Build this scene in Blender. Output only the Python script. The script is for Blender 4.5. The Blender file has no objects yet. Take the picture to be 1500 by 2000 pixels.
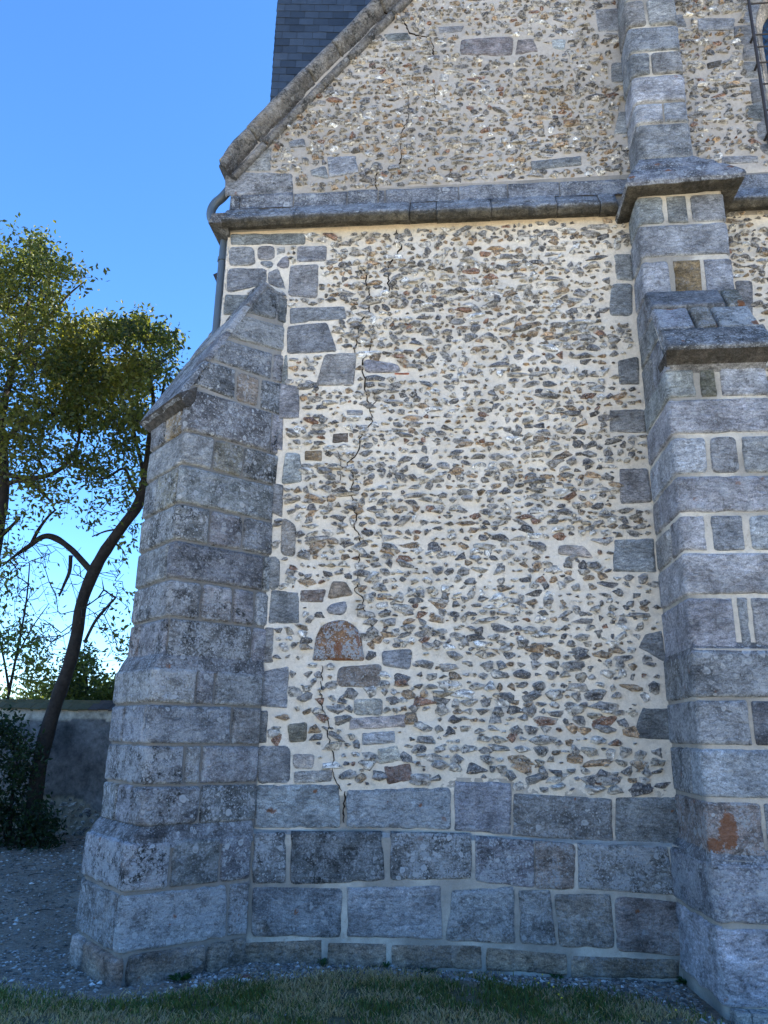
import bpy, math, random
import numpy as np
from math import radians, cos, sin, pi
rng = np.random.default_rng(7); random.seed(7)
SC = bpy.context.scene
COL = SC.collection
# ---------------------------------------------------------------- camera
FPX = 1500.0; YAW = radians(6.2); PIT = radians(16.2); ROL = radians(1.0)
EYE = np.array([0.0, -6.2, 1.6])
_R0 = np.array([cos(YAW), sin(YAW), 0]); FW = np.array([-sin(YAW)*cos(PIT), cos(YAW)*cos(PIT), sin(PIT)])
_U0 = np.cross(_R0, FW)
CX = cos(ROL)*_R0 + sin(ROL)*_U0; CY = -sin(ROL)*_R0 + cos(ROL)*_U0
cam = bpy.data.cameras.new('camera'); camo = bpy.data.objects.new('camera', cam); COL.objects.link(camo)
from mathutils import Matrix, Vector
M = Matrix(((CX[0], CY[0], -FW[0], EYE[0]), (CX[1], CY[1], -FW[1], EYE[1]), (CX[2], CY[2], -FW[2], EYE[2]), (0, 0, 0, 1)))
camo.matrix_world = M
cam.sensor_fit = 'VERTICAL'; cam.sensor_height = 36.0; cam.lens = 36.0*FPX/2000.0
cam.clip_start = 0.05; cam.clip_end = 2000
SC.camera = camo
SC.render.resolution_x = 768; SC.render.resolution_y = 1024
# ---------------------------------------------------------------- light
SUN_AZ = radians(75); SUN_EL = radians(36)
w = bpy.data.worlds.new("World"); SC.world = w; w.use_nodes = True
_nt = w.node_tree; sky = _nt.nodes.new('ShaderNodeTexSky'); sky.sky_type = 'NISHITA'; sky.sun_disc = False
sky.sun_elevation = SUN_EL; sky.sun_rotation = SUN_AZ
sky.air_density = 1.0; sky.dust_density = 0.0; sky.ozone_density = 10.0
_hs = _nt.nodes.new('ShaderNodeHueSaturation'); _hs.inputs['Saturation'].default_value = 1.05
_nt.links.new(sky.outputs[0], _hs.inputs['Color']); _nt.links.new(_hs.outputs[0], _nt.nodes['Background'].inputs[0]); _nt.nodes['Background'].inputs[1].default_value = 0.085
sl = bpy.data.lights.new('sun', 'SUN'); sl.energy = 5.0; sl.angle = radians(0.5); sl.color = (1, 0.93, 0.82)
so = bpy.data.objects.new('sun', sl); COL.objects.link(so)
_sd = Vector((sin(SUN_AZ)*cos(SUN_EL), cos(SUN_AZ)*cos(SUN_EL), sin(SUN_EL)))
so.rotation_euler = _sd.to_track_quat('Z', 'Y').to_euler(); so.location = (20, 10, 25)
SC.view_settings.view_transform = 'Standard'; SC.view_settings.look = 'None'
SC.view_settings.exposure = 2.4; SC.view_settings.gamma = 1.0

# ---------------------------------------------------------------- survey helpers: points of real planes seen in the photograph
def ray(px, py): return FW + (px-750)/FPX*CX - (py-1000)/FPX*CY
def onplane(px, py, n, q):
    d = ray(px, py); n = np.array(n, float); q = np.array(q, float)
    return EYE + d*((q-EYE)@n)/(d@n)
def Wp(px, py, y=0.0): return onplane(px, py, (0, 1, 0), (0, y, 0))
def Gp(px, py, z=0.0): return onplane(px, py, (0, 0, 1), (0, 0, z))
def z_on_vertical(X, Y, py):
    k = -(py-1000)/FPX   # (P-E).CY = k (P-E).FW
    b = np.array([X, Y, 0.0])-EYE
    return -((b@CY)-k*(b@FW))/(CY[2]-k*FW[2])
def s_on_line(p0, d, z, px):
    k = (px-750)/FPX
    b = np.array([p0[0], p0[1], z])-EYE; dd = np.array([d[0], d[1], 0.0])
    return -((b@CX)-k*(b@FW))/((dd@CX)-k*(dd@FW))

# ---------------------------------------------------------------- noise
def _h(ix, iy, iz, seed):
    n = (ix.astype(np.int64)*374761393 + iy.astype(np.int64)*668265263 + iz.astype(np.int64)*2147483647 + seed*974634777) & 0xffffffff
    n = ((n ^ (n >> 13))*1274126177) & 0xffffffff
    n = (n ^ (n >> 16)) & 0xffff
    return n/32767.5-1.0
def vn(x, y, z=0.0, seed=0):
    x = np.asarray(x, float); y = np.asarray(y, float); z = np.asarray(z, float)
    x, y, z = np.broadcast_arrays(x, y, z)
    ix = np.floor(x); iy = np.floor(y); iz = np.floor(z)
    fx = x-ix; fy = y-iy; fz = z-iz
    fx = fx*fx*(3-2*fx); fy = fy*fy*(3-2*fy); fz = fz*fz*(3-2*fz)
    r = 0
    for a in (0, 1):
        for b in (0, 1):
            for c in (0, 1):
                wgt = (fx if a else 1-fx)*(fy if b else 1-fy)*(fz if c else 1-fz)
                r = r + wgt*_h(ix+a, iy+b, iz+c, seed)
    return r
def fbm(x, y, z=0.0, o=3, seed=0):
    r = 0; a = 1.0; t = 0
    for i in range(o):
        r = r + a*vn(np.asarray(x)*2**i, np.asarray(y)*2**i, np.asarray(z)*2**i, seed+i*17); t += a; a *= .5
    return r/t

# ---------------------------------------------------------------- mesh accumulator
class Acc:
    def __init__(s): s.v = []; s.f = []; s.t = []; s.w = []; s.m = []; s.n = 0; s.sm = []
    def add(s, V, Fc, tint=(.5, .5, .5), wx=(0, 0, 0), mat=0, smooth=False):
        V = np.asarray(V, float).reshape(-1, 3); k = len(V)
        T = np.broadcast_to(np.asarray(tint, float), (k, 3)); Wx = np.broadcast_to(np.asarray(wx, float), (k, 3))
        Fc = np.asarray(Fc, int)
        s.v.append(V); s.t.append(T); s.w.append(Wx); s.f.append(Fc+s.n); s.m.append(np.full(len(Fc), mat, int)); s.sm.append(np.full(len(Fc), smooth, bool)); s.n += k
    def grid(s, P, tint=(.5, .5, .5), wx=(0, 0, 0), mat=0, smooth=True, mask=None, flip=False):
        n, m = P.shape[:2]
        idx = np.arange(n*m).reshape(n, m)
        q = np.stack([idx[:-1, :-1], idx[1:, :-1], idx[1:, 1:], idx[:-1, 1:]], -1)
        if flip: q = q[..., ::-1]
        q = q.reshape(-1, 4)
        if mask is not None: q = q[mask.reshape(-1)]
        t = np.asarray(tint, float); t = t.reshape(-1, 3) if t.ndim == 3 else t
        x = np.asarray(wx, float); x = x.reshape(-1, 3) if x.ndim == 3 else x
        s.add(P.reshape(-1, 3), q, t, x, mat, smooth)
    def box(s, lo, hi, tint=(.5, .5, .5), mat=0, wx=(0, 0, 0), R=None):
        x0, y0, z0 = lo; x1, y1, z1 = hi
        V = np.array([(x0, y0, z0), (x1, y0, z0), (x1, y1, z0), (x0, y1, z0), (x0, y0, z1), (x1, y0, z1), (x1, y1, z1), (x0, y1, z1)], float)
        if R is not None: V = V@np.array(R).T
        s.add(V, [(0, 3, 2, 1), (4, 5, 6, 7), (0, 1, 5, 4), (1, 2, 6, 5), (2, 3, 7, 6), (3, 0, 4, 7)], tint, wx, mat)
    def loft(s, lo, z0, hi, z1, tint=(.5, .5, .5), mat=0, wx=(0, 0, 0), cap=True):
        lo = np.asarray(lo, float); hi = np.asarray(hi, float); n = len(lo)
        z0 = np.broadcast_to(z0, n); z1 = np.broadcast_to(z1, n)
        V = np.concatenate([np.c_[lo, z0], np.c_[hi, z1]])
        s.add(V, [(i, (i+1) % n, n+(i+1) % n, n+i) for i in range(n)], tint, wx, mat)
        if cap:
            for base, z in ((lo, z0), (hi, z1)):
                c = np.array([[*base.mean(0), np.mean(z)]]); B = np.concatenate([np.c_[base, z], c])
                s.add(B, [(i, (i+1) % n, n) for i in range(n)], tint, wx, mat)
    def tube(s, pts, rad, n=8, tint=(.5, .5, .5), mat=0, wx=(0, 0, 0), smooth=True, caps=True):
        P = np.asarray(pts, float); k = len(P); rad = np.broadcast_to(rad, k)
        T = np.gradient(P, axis=0); T /= np.linalg.norm(T, axis=1)[:, None]+1e-9
        ref = np.array([0.31, .22, 1.0]) if abs(T[:, 2]).mean() < .8 else np.array([1.0, .2, .1])
        A = np.cross(T, ref); A /= np.linalg.norm(A, axis=1)[:, None]+1e-9; B = np.cross(T, A)
        a = np.linspace(0, 2*pi, n, endpoint=False)
        V = P[:, None]+rad[:, None, None]*(np.cos(a)[None, :, None]*A[:, None]+np.sin(a)[None, :, None]*B[:, None])
        idx = np.arange(k*n).reshape(k, n); j = np.roll(idx, -1, 1)
        q = np.stack([idx[:-1], j[:-1], j[1:], idx[1:]], -1).reshape(-1, 4)
        s.add(V.reshape(-1, 3), q, tint, wx, mat, smooth)
        if caps:
            for e in (0, k-1):
                c = np.concatenate([V[e], P[e:e+1]]); s.add(c, [(i, (i+1) % n, n) for i in range(n)], tint, wx, mat)
    def build(s, name, mats, parent=None, loc=(0, 0, 0)):
        V = np.concatenate(s.v)-np.asarray(loc, float)
        me = bpy.data.meshes.new(name)
        me.vertices.add(len(V)); me.vertices.foreach_set('co', V.astype(np.float32).ravel())
        sizes = np.concatenate([np.full(len(f), f.shape[1], int) for f in s.f]); loops = np.concatenate([f.ravel() for f in s.f])
        me.loops.add(len(loops)); me.loops.foreach_set('vertex_index', loops.astype(np.int32))
        me.polygons.add(len(sizes)); st = np.concatenate([[0], np.cumsum(sizes)[:-1]])
        me.polygons.foreach_set('loop_start', st.astype(np.int32))
        me.polygons.foreach_set('material_index', np.concatenate(s.m).astype(np.int32))
        me.polygons.foreach_set('use_smooth', np.concatenate(s.sm))
        for nm, arr in (('tint', s.t), ('wx', s.w)):
            ca = me.color_attributes.new(nm, 'FLOAT_COLOR', 'POINT'); A = np.concatenate(arr)
            ca.data.foreach_set('color', np.c_[A, np.ones(len(A))].astype(np.float32).ravel())
        me.update(calc_edges=True); me.validate()
        for m in (mats if isinstance(mats, (list, tuple)) else [mats]): me.materials.append(m)
        o = bpy.data.objects.new(name, me); COL.objects.link(o); o.location = loc
        if parent is not None:
            o.parent = parent; o.location = np.asarray(loc, float)-np.array(parent.location)
        return o
def tag(o, label=None, cat=None, group=None, kind=None):
    if label: o['label'] = label
    if cat: o['category'] = cat
    if group: o['group'] = group
    if kind: o['kind'] = kind
    return o
def empty(name, loc, label, cat, group=None):
    o = bpy.data.objects.new(name, None); COL.objects.link(o); o.location = loc
    return tag(o, label, cat, group)

# ---------------------------------------------------------------- materials
def newmat(name):
    m = bpy.data.materials.new(name); m.use_nodes = True; nt = m.node_tree
    return m, nt, nt.nodes['Principled BSDF']
def N(nt, typ, **kw):
    n = nt.nodes.new(typ)
    for k, v in kw.items():
        if k in n.inputs.keys() if isinstance(k, str) else False: n.inputs[k].default_value = v
        else: setattr(n, k, v)
    return n
def noise(nt, scale, detail=4, rough=.6, co=None):
    n = nt.nodes.new('ShaderNodeTexNoise'); n.inputs['Scale'].default_value = scale; n.inputs['Detail'].default_value = detail; n.inputs['Roughness'].default_value = rough
    if co is not None: nt.links.new(co, n.inputs['Vector'])
    return n.outputs[0]
def mr(nt, src, a, b, c=0., d=1., smooth=False):
    n = nt.nodes.new('ShaderNodeMapRange'); n.inputs[1].default_value = a; n.inputs[2].default_value = b; n.inputs[3].default_value = c; n.inputs[4].default_value = d
    if smooth: n.interpolation_type = 'SMOOTHSTEP'
    nt.links.new(src, n.inputs[0]); return n.outputs[0]
def mul(nt, a, b, op='MULTIPLY'):
    n = nt.nodes.new('ShaderNodeMath'); n.operation = op
    for i, x in enumerate((a, b)):
        if isinstance(x, (int, float)): n.inputs[i].default_value = x
        else: nt.links.new(x, n.inputs[i])
    return n.outputs[0]
def mix(nt, fac, a, b, blend='MIX'):
    n = nt.nodes.new('ShaderNodeMix'); n.data_type = 'RGBA'; n.blend_type = blend
    for i, x in ((0, fac), (6, a), (7, b)):
        if isinstance(x, (int, float)): n.inputs[i].default_value = x
        elif isinstance(x, tuple): n.inputs[i].default_value = (*x, 1)
        else: nt.links.new(x, n.inputs[i])
    return n.outputs[2]
def bump(nt, h, strength, dist, prev=None):
    n = nt.nodes.new('ShaderNodeBump'); n.inputs['Strength'].default_value = strength; n.inputs['Distance'].default_value = dist
    nt.links.new(h, n.inputs['Height'])
    if prev is not None: nt.links.new(prev, n.inputs['Normal'])
    return n.outputs[0]
def voro(nt, scale, co, feature='F1', rnd=1.0):
    n = nt.nodes.new('ShaderNodeTexVoronoi'); n.inputs['Scale'].default_value = scale; n.feature = feature; n.inputs['Randomness'].default_value = rnd
    nt.links.new(co, n.inputs['Vector']); return n
def objco(nt):
    t = nt.nodes.new('ShaderNodeTexCoord'); return t.outputs['Object']
def attr(nt, name):
    a = nt.nodes.new('ShaderNodeAttribute'); a.attribute_name = name; return a

def mat_ashlar():
    m, nt, bs = newmat('grey_ashlar_stone'); co = objco(nt)
    tint = attr(nt, 'tint').outputs['Color']; wx = attr(nt, 'wx').outputs['Color']
    sep = nt.nodes.new('ShaderNodeSeparateColor'); nt.links.new(wx, sep.inputs[0]); LI, DK, OR = sep.outputs
    wob = nt.nodes.new('ShaderNodeVectorMath'); wob.operation = 'MULTIPLY_ADD'
    nz = nt.nodes.new('ShaderNodeTexNoise'); nz.inputs['Scale'].default_value = 14; nt.links.new(co, nz.inputs['Vector'])
    nt.links.new(nz.outputs[1], wob.inputs[0]); wob.inputs[1].default_value = (.05, .05, .05); nt.links.new(co, wob.inputs[2]); cw = wob.outputs[0]
    # stretched bedding grain
    mp = nt.nodes.new('ShaderNodeMapping'); mp.inputs['Scale'].default_value = (1, 1, 2.6); nt.links.new(cw, mp.inputs[0]); cs = mp.outputs[0]
    big = noise(nt, 4.5, 5, .62, co); med = noise(nt, 20, 6, .7, cs); fine = noise(nt, 110, 4, .7, co)
    c = mix(nt, 1.0, tint, mr(nt, big, .32, .68, .5, 1.5), 'MULTIPLY')
    c = mix(nt, 1.0, c, mr(nt, med, .32, .68, .42, 1.62), 'MULTIPLY')
    c = mix(nt, 1.0, c, mr(nt, fine, .32, .68, .55, 1.5), 'MULTIPLY')
    # dark crust
    d1 = mr(nt, noise(nt, 7, 8, .72, cw), .47, .60, 0, 1, True)
    d2 = mr(nt, noise(nt, 45, 5, .7, co), .40, .55, 0, 1)
    dk = mul(nt, mul(nt, d1, d2), DK)
    c = mix(nt, mul(nt, dk, .85), c, (.035, .037, .036))
    # pale lichen: soft mottles and discs
    l0 = mul(nt, mr(nt, noise(nt, 9, 9, .78, cw), .47, .57), mr(nt, noise(nt, 60, 5, .7, co), .42, .58))
    c = mix(nt, mul(nt, mul(nt, l0, LI), .95), c, (.40, .43, .46))
    gate = mr(nt, noise(nt, 2.3, 3, .5, co), .42, .54)
    for sc, thr in ((11, .17), (24, .2), (60, .24)):
        v = voro(nt, sc, cw); s2 = nt.nodes.new('ShaderNodeSeparateColor'); nt.links.new(v.outputs['Color'], s2.inputs[0])
        pick = mr(nt, s2.outputs[0], .50, .56)
        rad = mr(nt, s2.outputs[1], 0, 1, thr*.5, thr*1.9)
        dist = mul(nt, v.outputs['Distance'], rad, 'DIVIDE')
        disc = mr(nt, dist, .85, 1.08, 1, 0)
        ring = mr(nt, dist, .35, .8, .45, 1.0)
        f = mul(nt, mul(nt, mul(nt, disc, ring), pick), mul(nt, LI, gate if sc < 50 else .7))
        c = mix(nt, mul(nt, f, .95), c, (.50, .53, .55))
    # orange lichen
    v = voro(nt, 6.5, cw); s2 = nt.nodes.new('ShaderNodeSeparateColor'); nt.links.new(v.outputs['Color'], s2.inputs[0])
    of = mul(nt, mul(nt, mr(nt, v.outputs['Distance'], .10, .16, 1, 0), mr(nt, s2.outputs[0], .80, .82)), mr(nt, noise(nt, 60, 4, .7, co), .42, .52))
    of2 = mr(nt, mul(nt, OR, mul(nt, noise(nt, 26, 7, .8, co), 1.9)), .50, .58)
    of = mul(nt, mul(nt, of, mr(nt, OR, .0, .15)), of2, 'MAXIMUM')
    c = mix(nt, mul(nt, of, .85), c, mix(nt, fine, (.15, .06, .025), (.32, .12, .04)))
    nt.links.new(c, bs.inputs['Base Color']); bs.inputs['Roughness'].default_value = .88
    bs.inputs['Specular IOR Level'].default_value = .3
    b = bump(nt, med, .9, .03); b = bump(nt, fine, .8, .008, b); b = bump(nt, noise(nt, 9, 7, .75, cs), .8, .05, b)
    nt.links.new(b, bs.inputs['Normal']); return m
def mat_mortar():
    m, nt, bs = newmat('lime_mortar'); co = objco(nt); tint = attr(nt, 'tint').outputs['Color']
    n1 = noise(nt, 3, 5, .6, co); n2 = noise(nt, 30, 6, .7, co); n3 = noise(nt, 170, 3, .7, co)
    c = mix(nt, 1.0, tint, mr(nt, n1, .3, .7, .86, 1.12), 'MULTIPLY')
    c = mix(nt, 1.0, c, mr(nt, n2, .3, .7, .84, 1.1), 'MULTIPLY')
    c = mix(nt, 1.0, c, mr(nt, n3, .3, .7, .88, 1.1), 'MULTIPLY')
    c = mix(nt, mul(nt, mr(nt, noise(nt, 12, 6, .8, co), .54, .66), .5), c, (.20, .175, .14))
    c = mix(nt, mul(nt, mr(nt, noise(nt, 1.6, 8, .75, co), .52, .64), .35), c, (.30, .28, .25))
    nt.links.new(c, bs.inputs['Base Color']); bs.inputs['Roughness'].default_value = .95; bs.inputs['Specular IOR Level'].default_value = .2
    b = bump(nt, n2, .5, .012); b = bump(nt, n3, .4, .003, b); nt.links.new(b, bs.inputs['Normal']); return m
def mat_flint():
    m, nt, bs = newmat('broken_flint'); co = objco(nt); tint = attr(nt, 'tint').outputs['Color']
    n1 = noise(nt, 60, 6, .75, co); n2 = noise(nt, 75, 5, .75, co)
    c = mix(nt, 1.0, tint, mr(nt, n1, .3, .7, .5, 1.6), 'MULTIPLY')
    c = mix(nt, mul(nt, mr(nt, n2, .54, .60), .8), c, (.48, .47, .44))
    c = mix(nt, mr(nt, noise(nt, 48, 5, .8, co), .56, .61), c, (.025, .025, .028))
    nt.links.new(c, bs.inputs['Base Color']); bs.inputs['Roughness'].default_value = .5; bs.inputs['Specular IOR Level'].default_value = .4
    nt.links.new(bump(nt, n1, .9, .02), bs.inputs['Normal']); return m
def mat_plain(name, col, rough=.6, var=.25, sc=8, bmp=.2, spec=.4, metal=0, use_tint=False):
    m, nt, bs = newmat(name); co = objco(nt)
    base = attr(nt, 'tint').outputs['Color'] if use_tint else col
    c = mix(nt, 1.0, base, mr(nt, noise(nt, sc, 6, .7, co), .3, .7, 1-var, 1+var), 'MULTIPLY')
    nt.links.new(c, bs.inputs['Base Color']); bs.inputs['Roughness'].default_value = rough; bs.inputs['Specular IOR Level'].default_value = spec; bs.inputs['Metallic'].default_value = metal
    nt.links.new(bump(nt, noise(nt, sc*5, 5, .7, co), bmp, .01), bs.inputs['Normal']); return m
def mat_leaf(name):
    m, nt, bs = newmat(name); tint = attr(nt, 'tint').outputs['Color']
    nt.links.new(tint, bs.inputs['Base Color']); bs.inputs['Roughness'].default_value = .5; bs.inputs['Specular IOR Level'].default_value = .35
    tr = nt.nodes.new('ShaderNodeBsdfTranslucent'); nt.links.new(mix(nt, 1.0, tint, (1.5, 1.4, .6), 'MULTIPLY'), tr.inputs[0])
    mx = nt.nodes.new('ShaderNodeMixShader'); mx.inputs[0].default_value = .5
    nt.links.new(bs.outputs[0], mx.inputs[1]); nt.links.new(tr.outputs[0], mx.inputs[2])
    nt.links.new(mx.outputs[0], nt.nodes['Material Output'].inputs[0]); return m
ASH = mat_ashlar(); MOR = mat_mortar(); FLI = mat_flint()
BARK = mat_plain('dark_bark', (.035, .030, .026), .9, .45, 14, .8, .2)
LEAF = mat_leaf('leaf'); GRASSM = mat_leaf('grass_blade')
SLATE = mat_plain('blue_slate', None, .55, .2, 10, .25, .45, use_tint=True)
ZINC = mat_plain('grey_painted_pipe', (.065, .085, .105), .45, .12, 6, .05, .5)
IRON = mat_plain('dark_iron', (.03, .026, .025), .6, .3, 20, .2, .4)
CRACK = mat_plain('crack_shade_strip', (.025, .018, .013), 1., .3, 30, .2, .05)  # near-black colour stands in for the shade inside the cracks
PLASTER = mat_plain('old_grey_render', None, .95, .5, 9, .8, .2, use_tint=True)
GRAVEL = mat_plain('stone_chips', None, .85, .25, 30, .4, .3, use_tint=True)
LEAD = mat_plain('leaded_glass', (.03, .06, .11), .12, .2, 3, .03, .6)

# ---------------------------------------------------------------- masonry
class Path:
    """plan polyline with softened corners; map(s,z,h) -> 3-D, outward on the right-hand side of travel reversed by sign"""
    def __init__(s, pts, sign=1, r=.03):
        s.p = np.array(pts, float); d = np.diff(s.p, axis=0); s.L = np.linalg.norm(d, axis=1); s.d = d/s.L[:, None]
        s.c = np.concatenate([[0], np.cumsum(s.L)]); s.r = r; s.n = np.stack([s.d[:, 1], -s.d[:, 0]], 1)*sign
    def __call__(s, S, Z, H):
        S = np.asarray(S, float); shp = S.shape; S1 = S.ravel(); Z1 = np.broadcast_to(Z, shp).ravel(); H1 = np.broadcast_to(H, shp).ravel()
        k = np.clip(np.searchsorted(s.c, S1, 'right')-1, 0, len(s.L)-1)
        P = s.p[k]+s.d[k]*(S1-s.c[k])[:, None]; Nn = s.n[k].copy()
        for i in range(1, len(s.L)):
            c0 = s.c[i]; mk = np.abs(S1-c0) < s.r
            if mk.any():
                t = ((S1[mk]-c0)/s.r+1)/2; t = t[:, None]
                A = s.p[i]-s.d[i-1]*s.r; B = s.p[i]; C = s.p[i]+s.d[i]*s.r
                P[mk] = (1-t)**2*A+2*t*(1-t)*B+t*t*C
                nn = (1-t)*s.n[i-1]+t*s.n[i]; Nn[mk] = nn/np.linalg.norm(nn, axis=1)[:, None]
        out = np.empty((len(S1), 3)); out[:, :2] = P+Nn*H1[:, None]; out[:, 2] = Z1
        return out.reshape(*shp, 3)
    def s_at(s, k, z, px): return s.c[k]+s_on_line(s.p[k], s.d[k], z, px)
    def from_px(s, k, px, py):
        q = (*s.p[k], 0); n = (*s.n[k], 0); P = onplane(px, py, n, q)
        return s.c[k]+(P[:2]-s.p[k])@s.d[k], P[2]

TINTS = {'n': (.25, .264, .282), 'p': (.36, .378, .402), 'd': (.155, .167, .180), 'l': (.31, .335, .368), 't': (.30, .235, .14), 'g': (.20, .195, .155),
         'b': (.24, .205, .17), 'r': (.27, .185, .15), 'w': (.46, .44, .42), 'o': (.27, .245, .23), 'k': (.13, .115, .09)}
_bs = [0]
def samp(L, gap, res):
    e = [0, gap*.8, gap+.005, gap+.013, gap+.026]
    if L < .11: e = [0, gap*.8, gap+.006, gap+.016]
    mid0 = e[-1]; n = max(1, int((L-2*mid0)/res))
    return np.array(e[:-1]+list(np.linspace(mid0, L-mid0, n+1))+[L-x for x in e[:-1]][::-1])
def block(acc, mapf, quad, code='n', h=.014, gap=.0025, rc=.035, res=.022, wx=(.5, .4, .1), stain=None, dirt=0.0, rough=1.0):
    """quad = TL,TR,BR,BL in (s,z)"""
    _bs[0] += 1; sd = _bs[0]
    q = np.array(quad, float); wd = (np.linalg.norm(q[1]-q[0])+np.linalg.norm(q[2]-q[3]))/2; ht = (np.linalg.norm(q[3]-q[0])+np.linalg.norm(q[2]-q[1]))/2
    if wd < .02 or ht < .02: return
    if min(wd, ht) < .09: rc = min(rc, .012); gap = min(gap, .003)
    a = samp(wd, gap, res); b = samp(ht, gap, res)
    A, B = np.meshgrid(a, b); U = (A/wd)[..., None]; V = (B/ht)[..., None]
    X = (1-U)*(1-V)*q[0]+U*(1-V)*q[1]+U*V*q[2]+(1-U)*V*q[3]
    S, Z = X[..., 0], X[..., 1]
    dx = np.minimum(A, wd-A); dy = np.minimum(B, ht-B)
    rcs = rc*random.choice([.3, .5, .7, 1.2])
    if rc > .1: rcs = np.where(B < ht*.5, rc, .02)
    inn = (dx < rcs) & (dy < rcs)
    d = np.where(inn, rcs-np.sqrt((rcs-dx)**2+(rcs-dy)**2), np.minimum(dx, dy))
    d = d-gap-.008*rough*(fbm(S*11, Z*11, sd, 4, 5))-.002
    e = np.clip(d/.022, 0, 1)
    hh = np.where(d <= 0, -.006+d*2.0, h*np.sqrt(np.clip(1-(1-e)**2, 0, 1)))
    hh = hh+np.clip(e, 0, 1)*(.0055*rough*fbm(S*11, Z*16, sd, 4, 9)+.003*rough*vn(S*3, Z*3, sd, 3)+random.uniform(-.003, .004)+random.uniform(-.004, .004)*(A/wd-.5)+random.uniform(-.005, .005)*(B/ht-.5))
    hh = np.where(d <= 0, np.minimum(hh, -.002), hh)
    P = mapf(S, Z, hh)
    c = np.array(TINTS[code]) if isinstance(code, str) else np.array(code)
    c = c*random.uniform(.78, 1.24)*np.array([random.uniform(.96, 1.07), 1, random.uniform(.91, 1.04)])
    T = np.broadcast_to(c, (*S.shape, 3)).copy()
    if dirt > 0:
        k = np.clip((dirt-Z)/.45+.6*fbm(S*2.5, Z*4, 0, 3, 31), 0, 1)[..., None]*.8
        T = T*(1-k)+k*np.array([.28, .225, .165])
    WX = np.broadcast_to(np.array(wx)*np.array([random.uniform(.4, 1.5), random.uniform(.3, 1.6), 1]), (*S.shape, 3)).copy()
    if stain:
        for (su, sv, ru, rv, am) in stain:
            g = am*np.exp(-(((U[..., 0]-su)/ru)**2+((V[..., 0]-sv)/rv)**2)); WX[..., 2] = np.maximum(WX[..., 2], g)
    acc.grid(P, T, WX, 0, True, flip=True)
def backing(acc, mapf, s0, s1, z0, z1, tint, step=.05, amp=.003, h=0.0, mat=1):
    S, Z = np.meshgrid(np.arange(s0, s1+step*.99, step).clip(s0, s1), np.arange(z0, z1+step*.99, step).clip(z0, z1))
    H = h+amp*fbm(S*9, Z*9, 0, 3, 77)
    tint = np.array(tint)*(1+.25*fbm(S*6, Z*6, 0, 3, 78))[..., None]; kk = np.clip(fbm(S*3.1, Z*3.1, 0, 3, 79)*2+.35, 0, 1)[..., None]*.7; tint = tint*(1-kk)+kk*np.array([.17, .165, .152])
    acc.grid(mapf(S, Z, H), tint, (0, 0, 0), mat, True)

CROP = {'A': (380, 0, 3), 'B': (850, 0, 2.3077), 'C': (250, 450, 2.727), 'D': (1100, 450, 3.6364), 'E': (200, 900, 2.727), 'F': (1050, 950, 3.3333),
        'G': (100, 1400, 2.5), 'H': (600, 1450, 3), 'I': (1000, 1450, 3), 'P': (0, 0, 1), 'K': (1350, 0, 8)}
def cp(c, x, y): o = CROP[c]; return o[0]+x/o[2], o[1]+y/o[2]

church = empty('church', (0, 0, 0), 'old flint and grey stone church wall with buttresses and slate tower', 'church')
XC, XJ, XB0, XB1 = -2.24, -1.635, 1.538, 2.25
XR = 5.6        # right end of the built front
wallmap = Path([(XC-5, 0), (XR+3, 0)])   # s = x - (XC-5)
def wm(S, Z, H):
    P = np.empty((*np.shape(S), 3)); P[..., 0] = S; P[..., 1] = -np.asarray(H); P[..., 2] = Z; return P
WB = []   # quads in (x,z)
def wq(c, pts, code='n', **kw):
    q = [Wp(*cp(c, x, y))[[0, 2]] for x, y in pts]; WB.append((q, code, kw))
ol = dict(wx=(.35, .25, .0)); hv = dict(wx=(.9, .9, .3))
# corner stones and blocks under the string course
wq('A', [(185, 1012), (575, 1020), (575, 1142), (180, 1146)], 'n', wx=(.5, .5, .1))
wq('A', [(385, 880), (450, 868), (445, 1002), (275, 1005)], 'n')
for p in ([(548, 20), (945, 18), (942, 75), (548, 78)], [(540, 90), (668, 88), (678, 185), (537, 192)], [(690, 85), (785, 85), (778, 158), (688, 158)],
          [(792, 92), (835, 92), (838, 120), (790, 137)], [(690, 165), (775, 165), (773, 203), (735, 203)], [(825, 140), (858, 140), (855, 208), (785, 195)],
          [(532, 205), (740, 205), (735, 290), (524, 333)], [(748, 225), (800, 200), (845, 318), (745, 288)], [(520, 345), (650, 345), (640, 445), (508, 450)],
          [(905, 88), (1058, 85), (1055, 165), (902, 168)], [(862, 190), (1015, 182), (1008, 362), (855, 352)], [(865, 415), (1150, 408), (1162, 470), (865, 497)],
          [(850, 512), (1060, 492), (1112, 645), (848, 660)], [(1050, 660), (1215, 655), (1200, 828), (1005, 825)], [(1258, 685), (1440, 714), (1458, 755), (1258, 760)],
          [(835, 665), (850, 660), (848, 830), (818, 815)], [(808, 810), (912, 837), (910, 1000), (800, 1000)], [(792, 1004), (825, 1004), (820, 1170), (790, 1165)]):
    wq('C', p, 'n', **ol)
for p, cd in (([(838, 1185), (915, 1190), (925, 1340), (820, 1350)], 'p'), ([(1090, 1085), (1172, 1080), (1172, 1128), (1085, 1135)], 'b'),
              ([(945, 1178), (1030, 1175), (1030, 1225), (945, 1222)], 't'), ([(1165, 958), (1252, 958), (1250, 983), (1168, 983)], 'p')):
    wq('C', p, cd, **ol)
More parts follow.
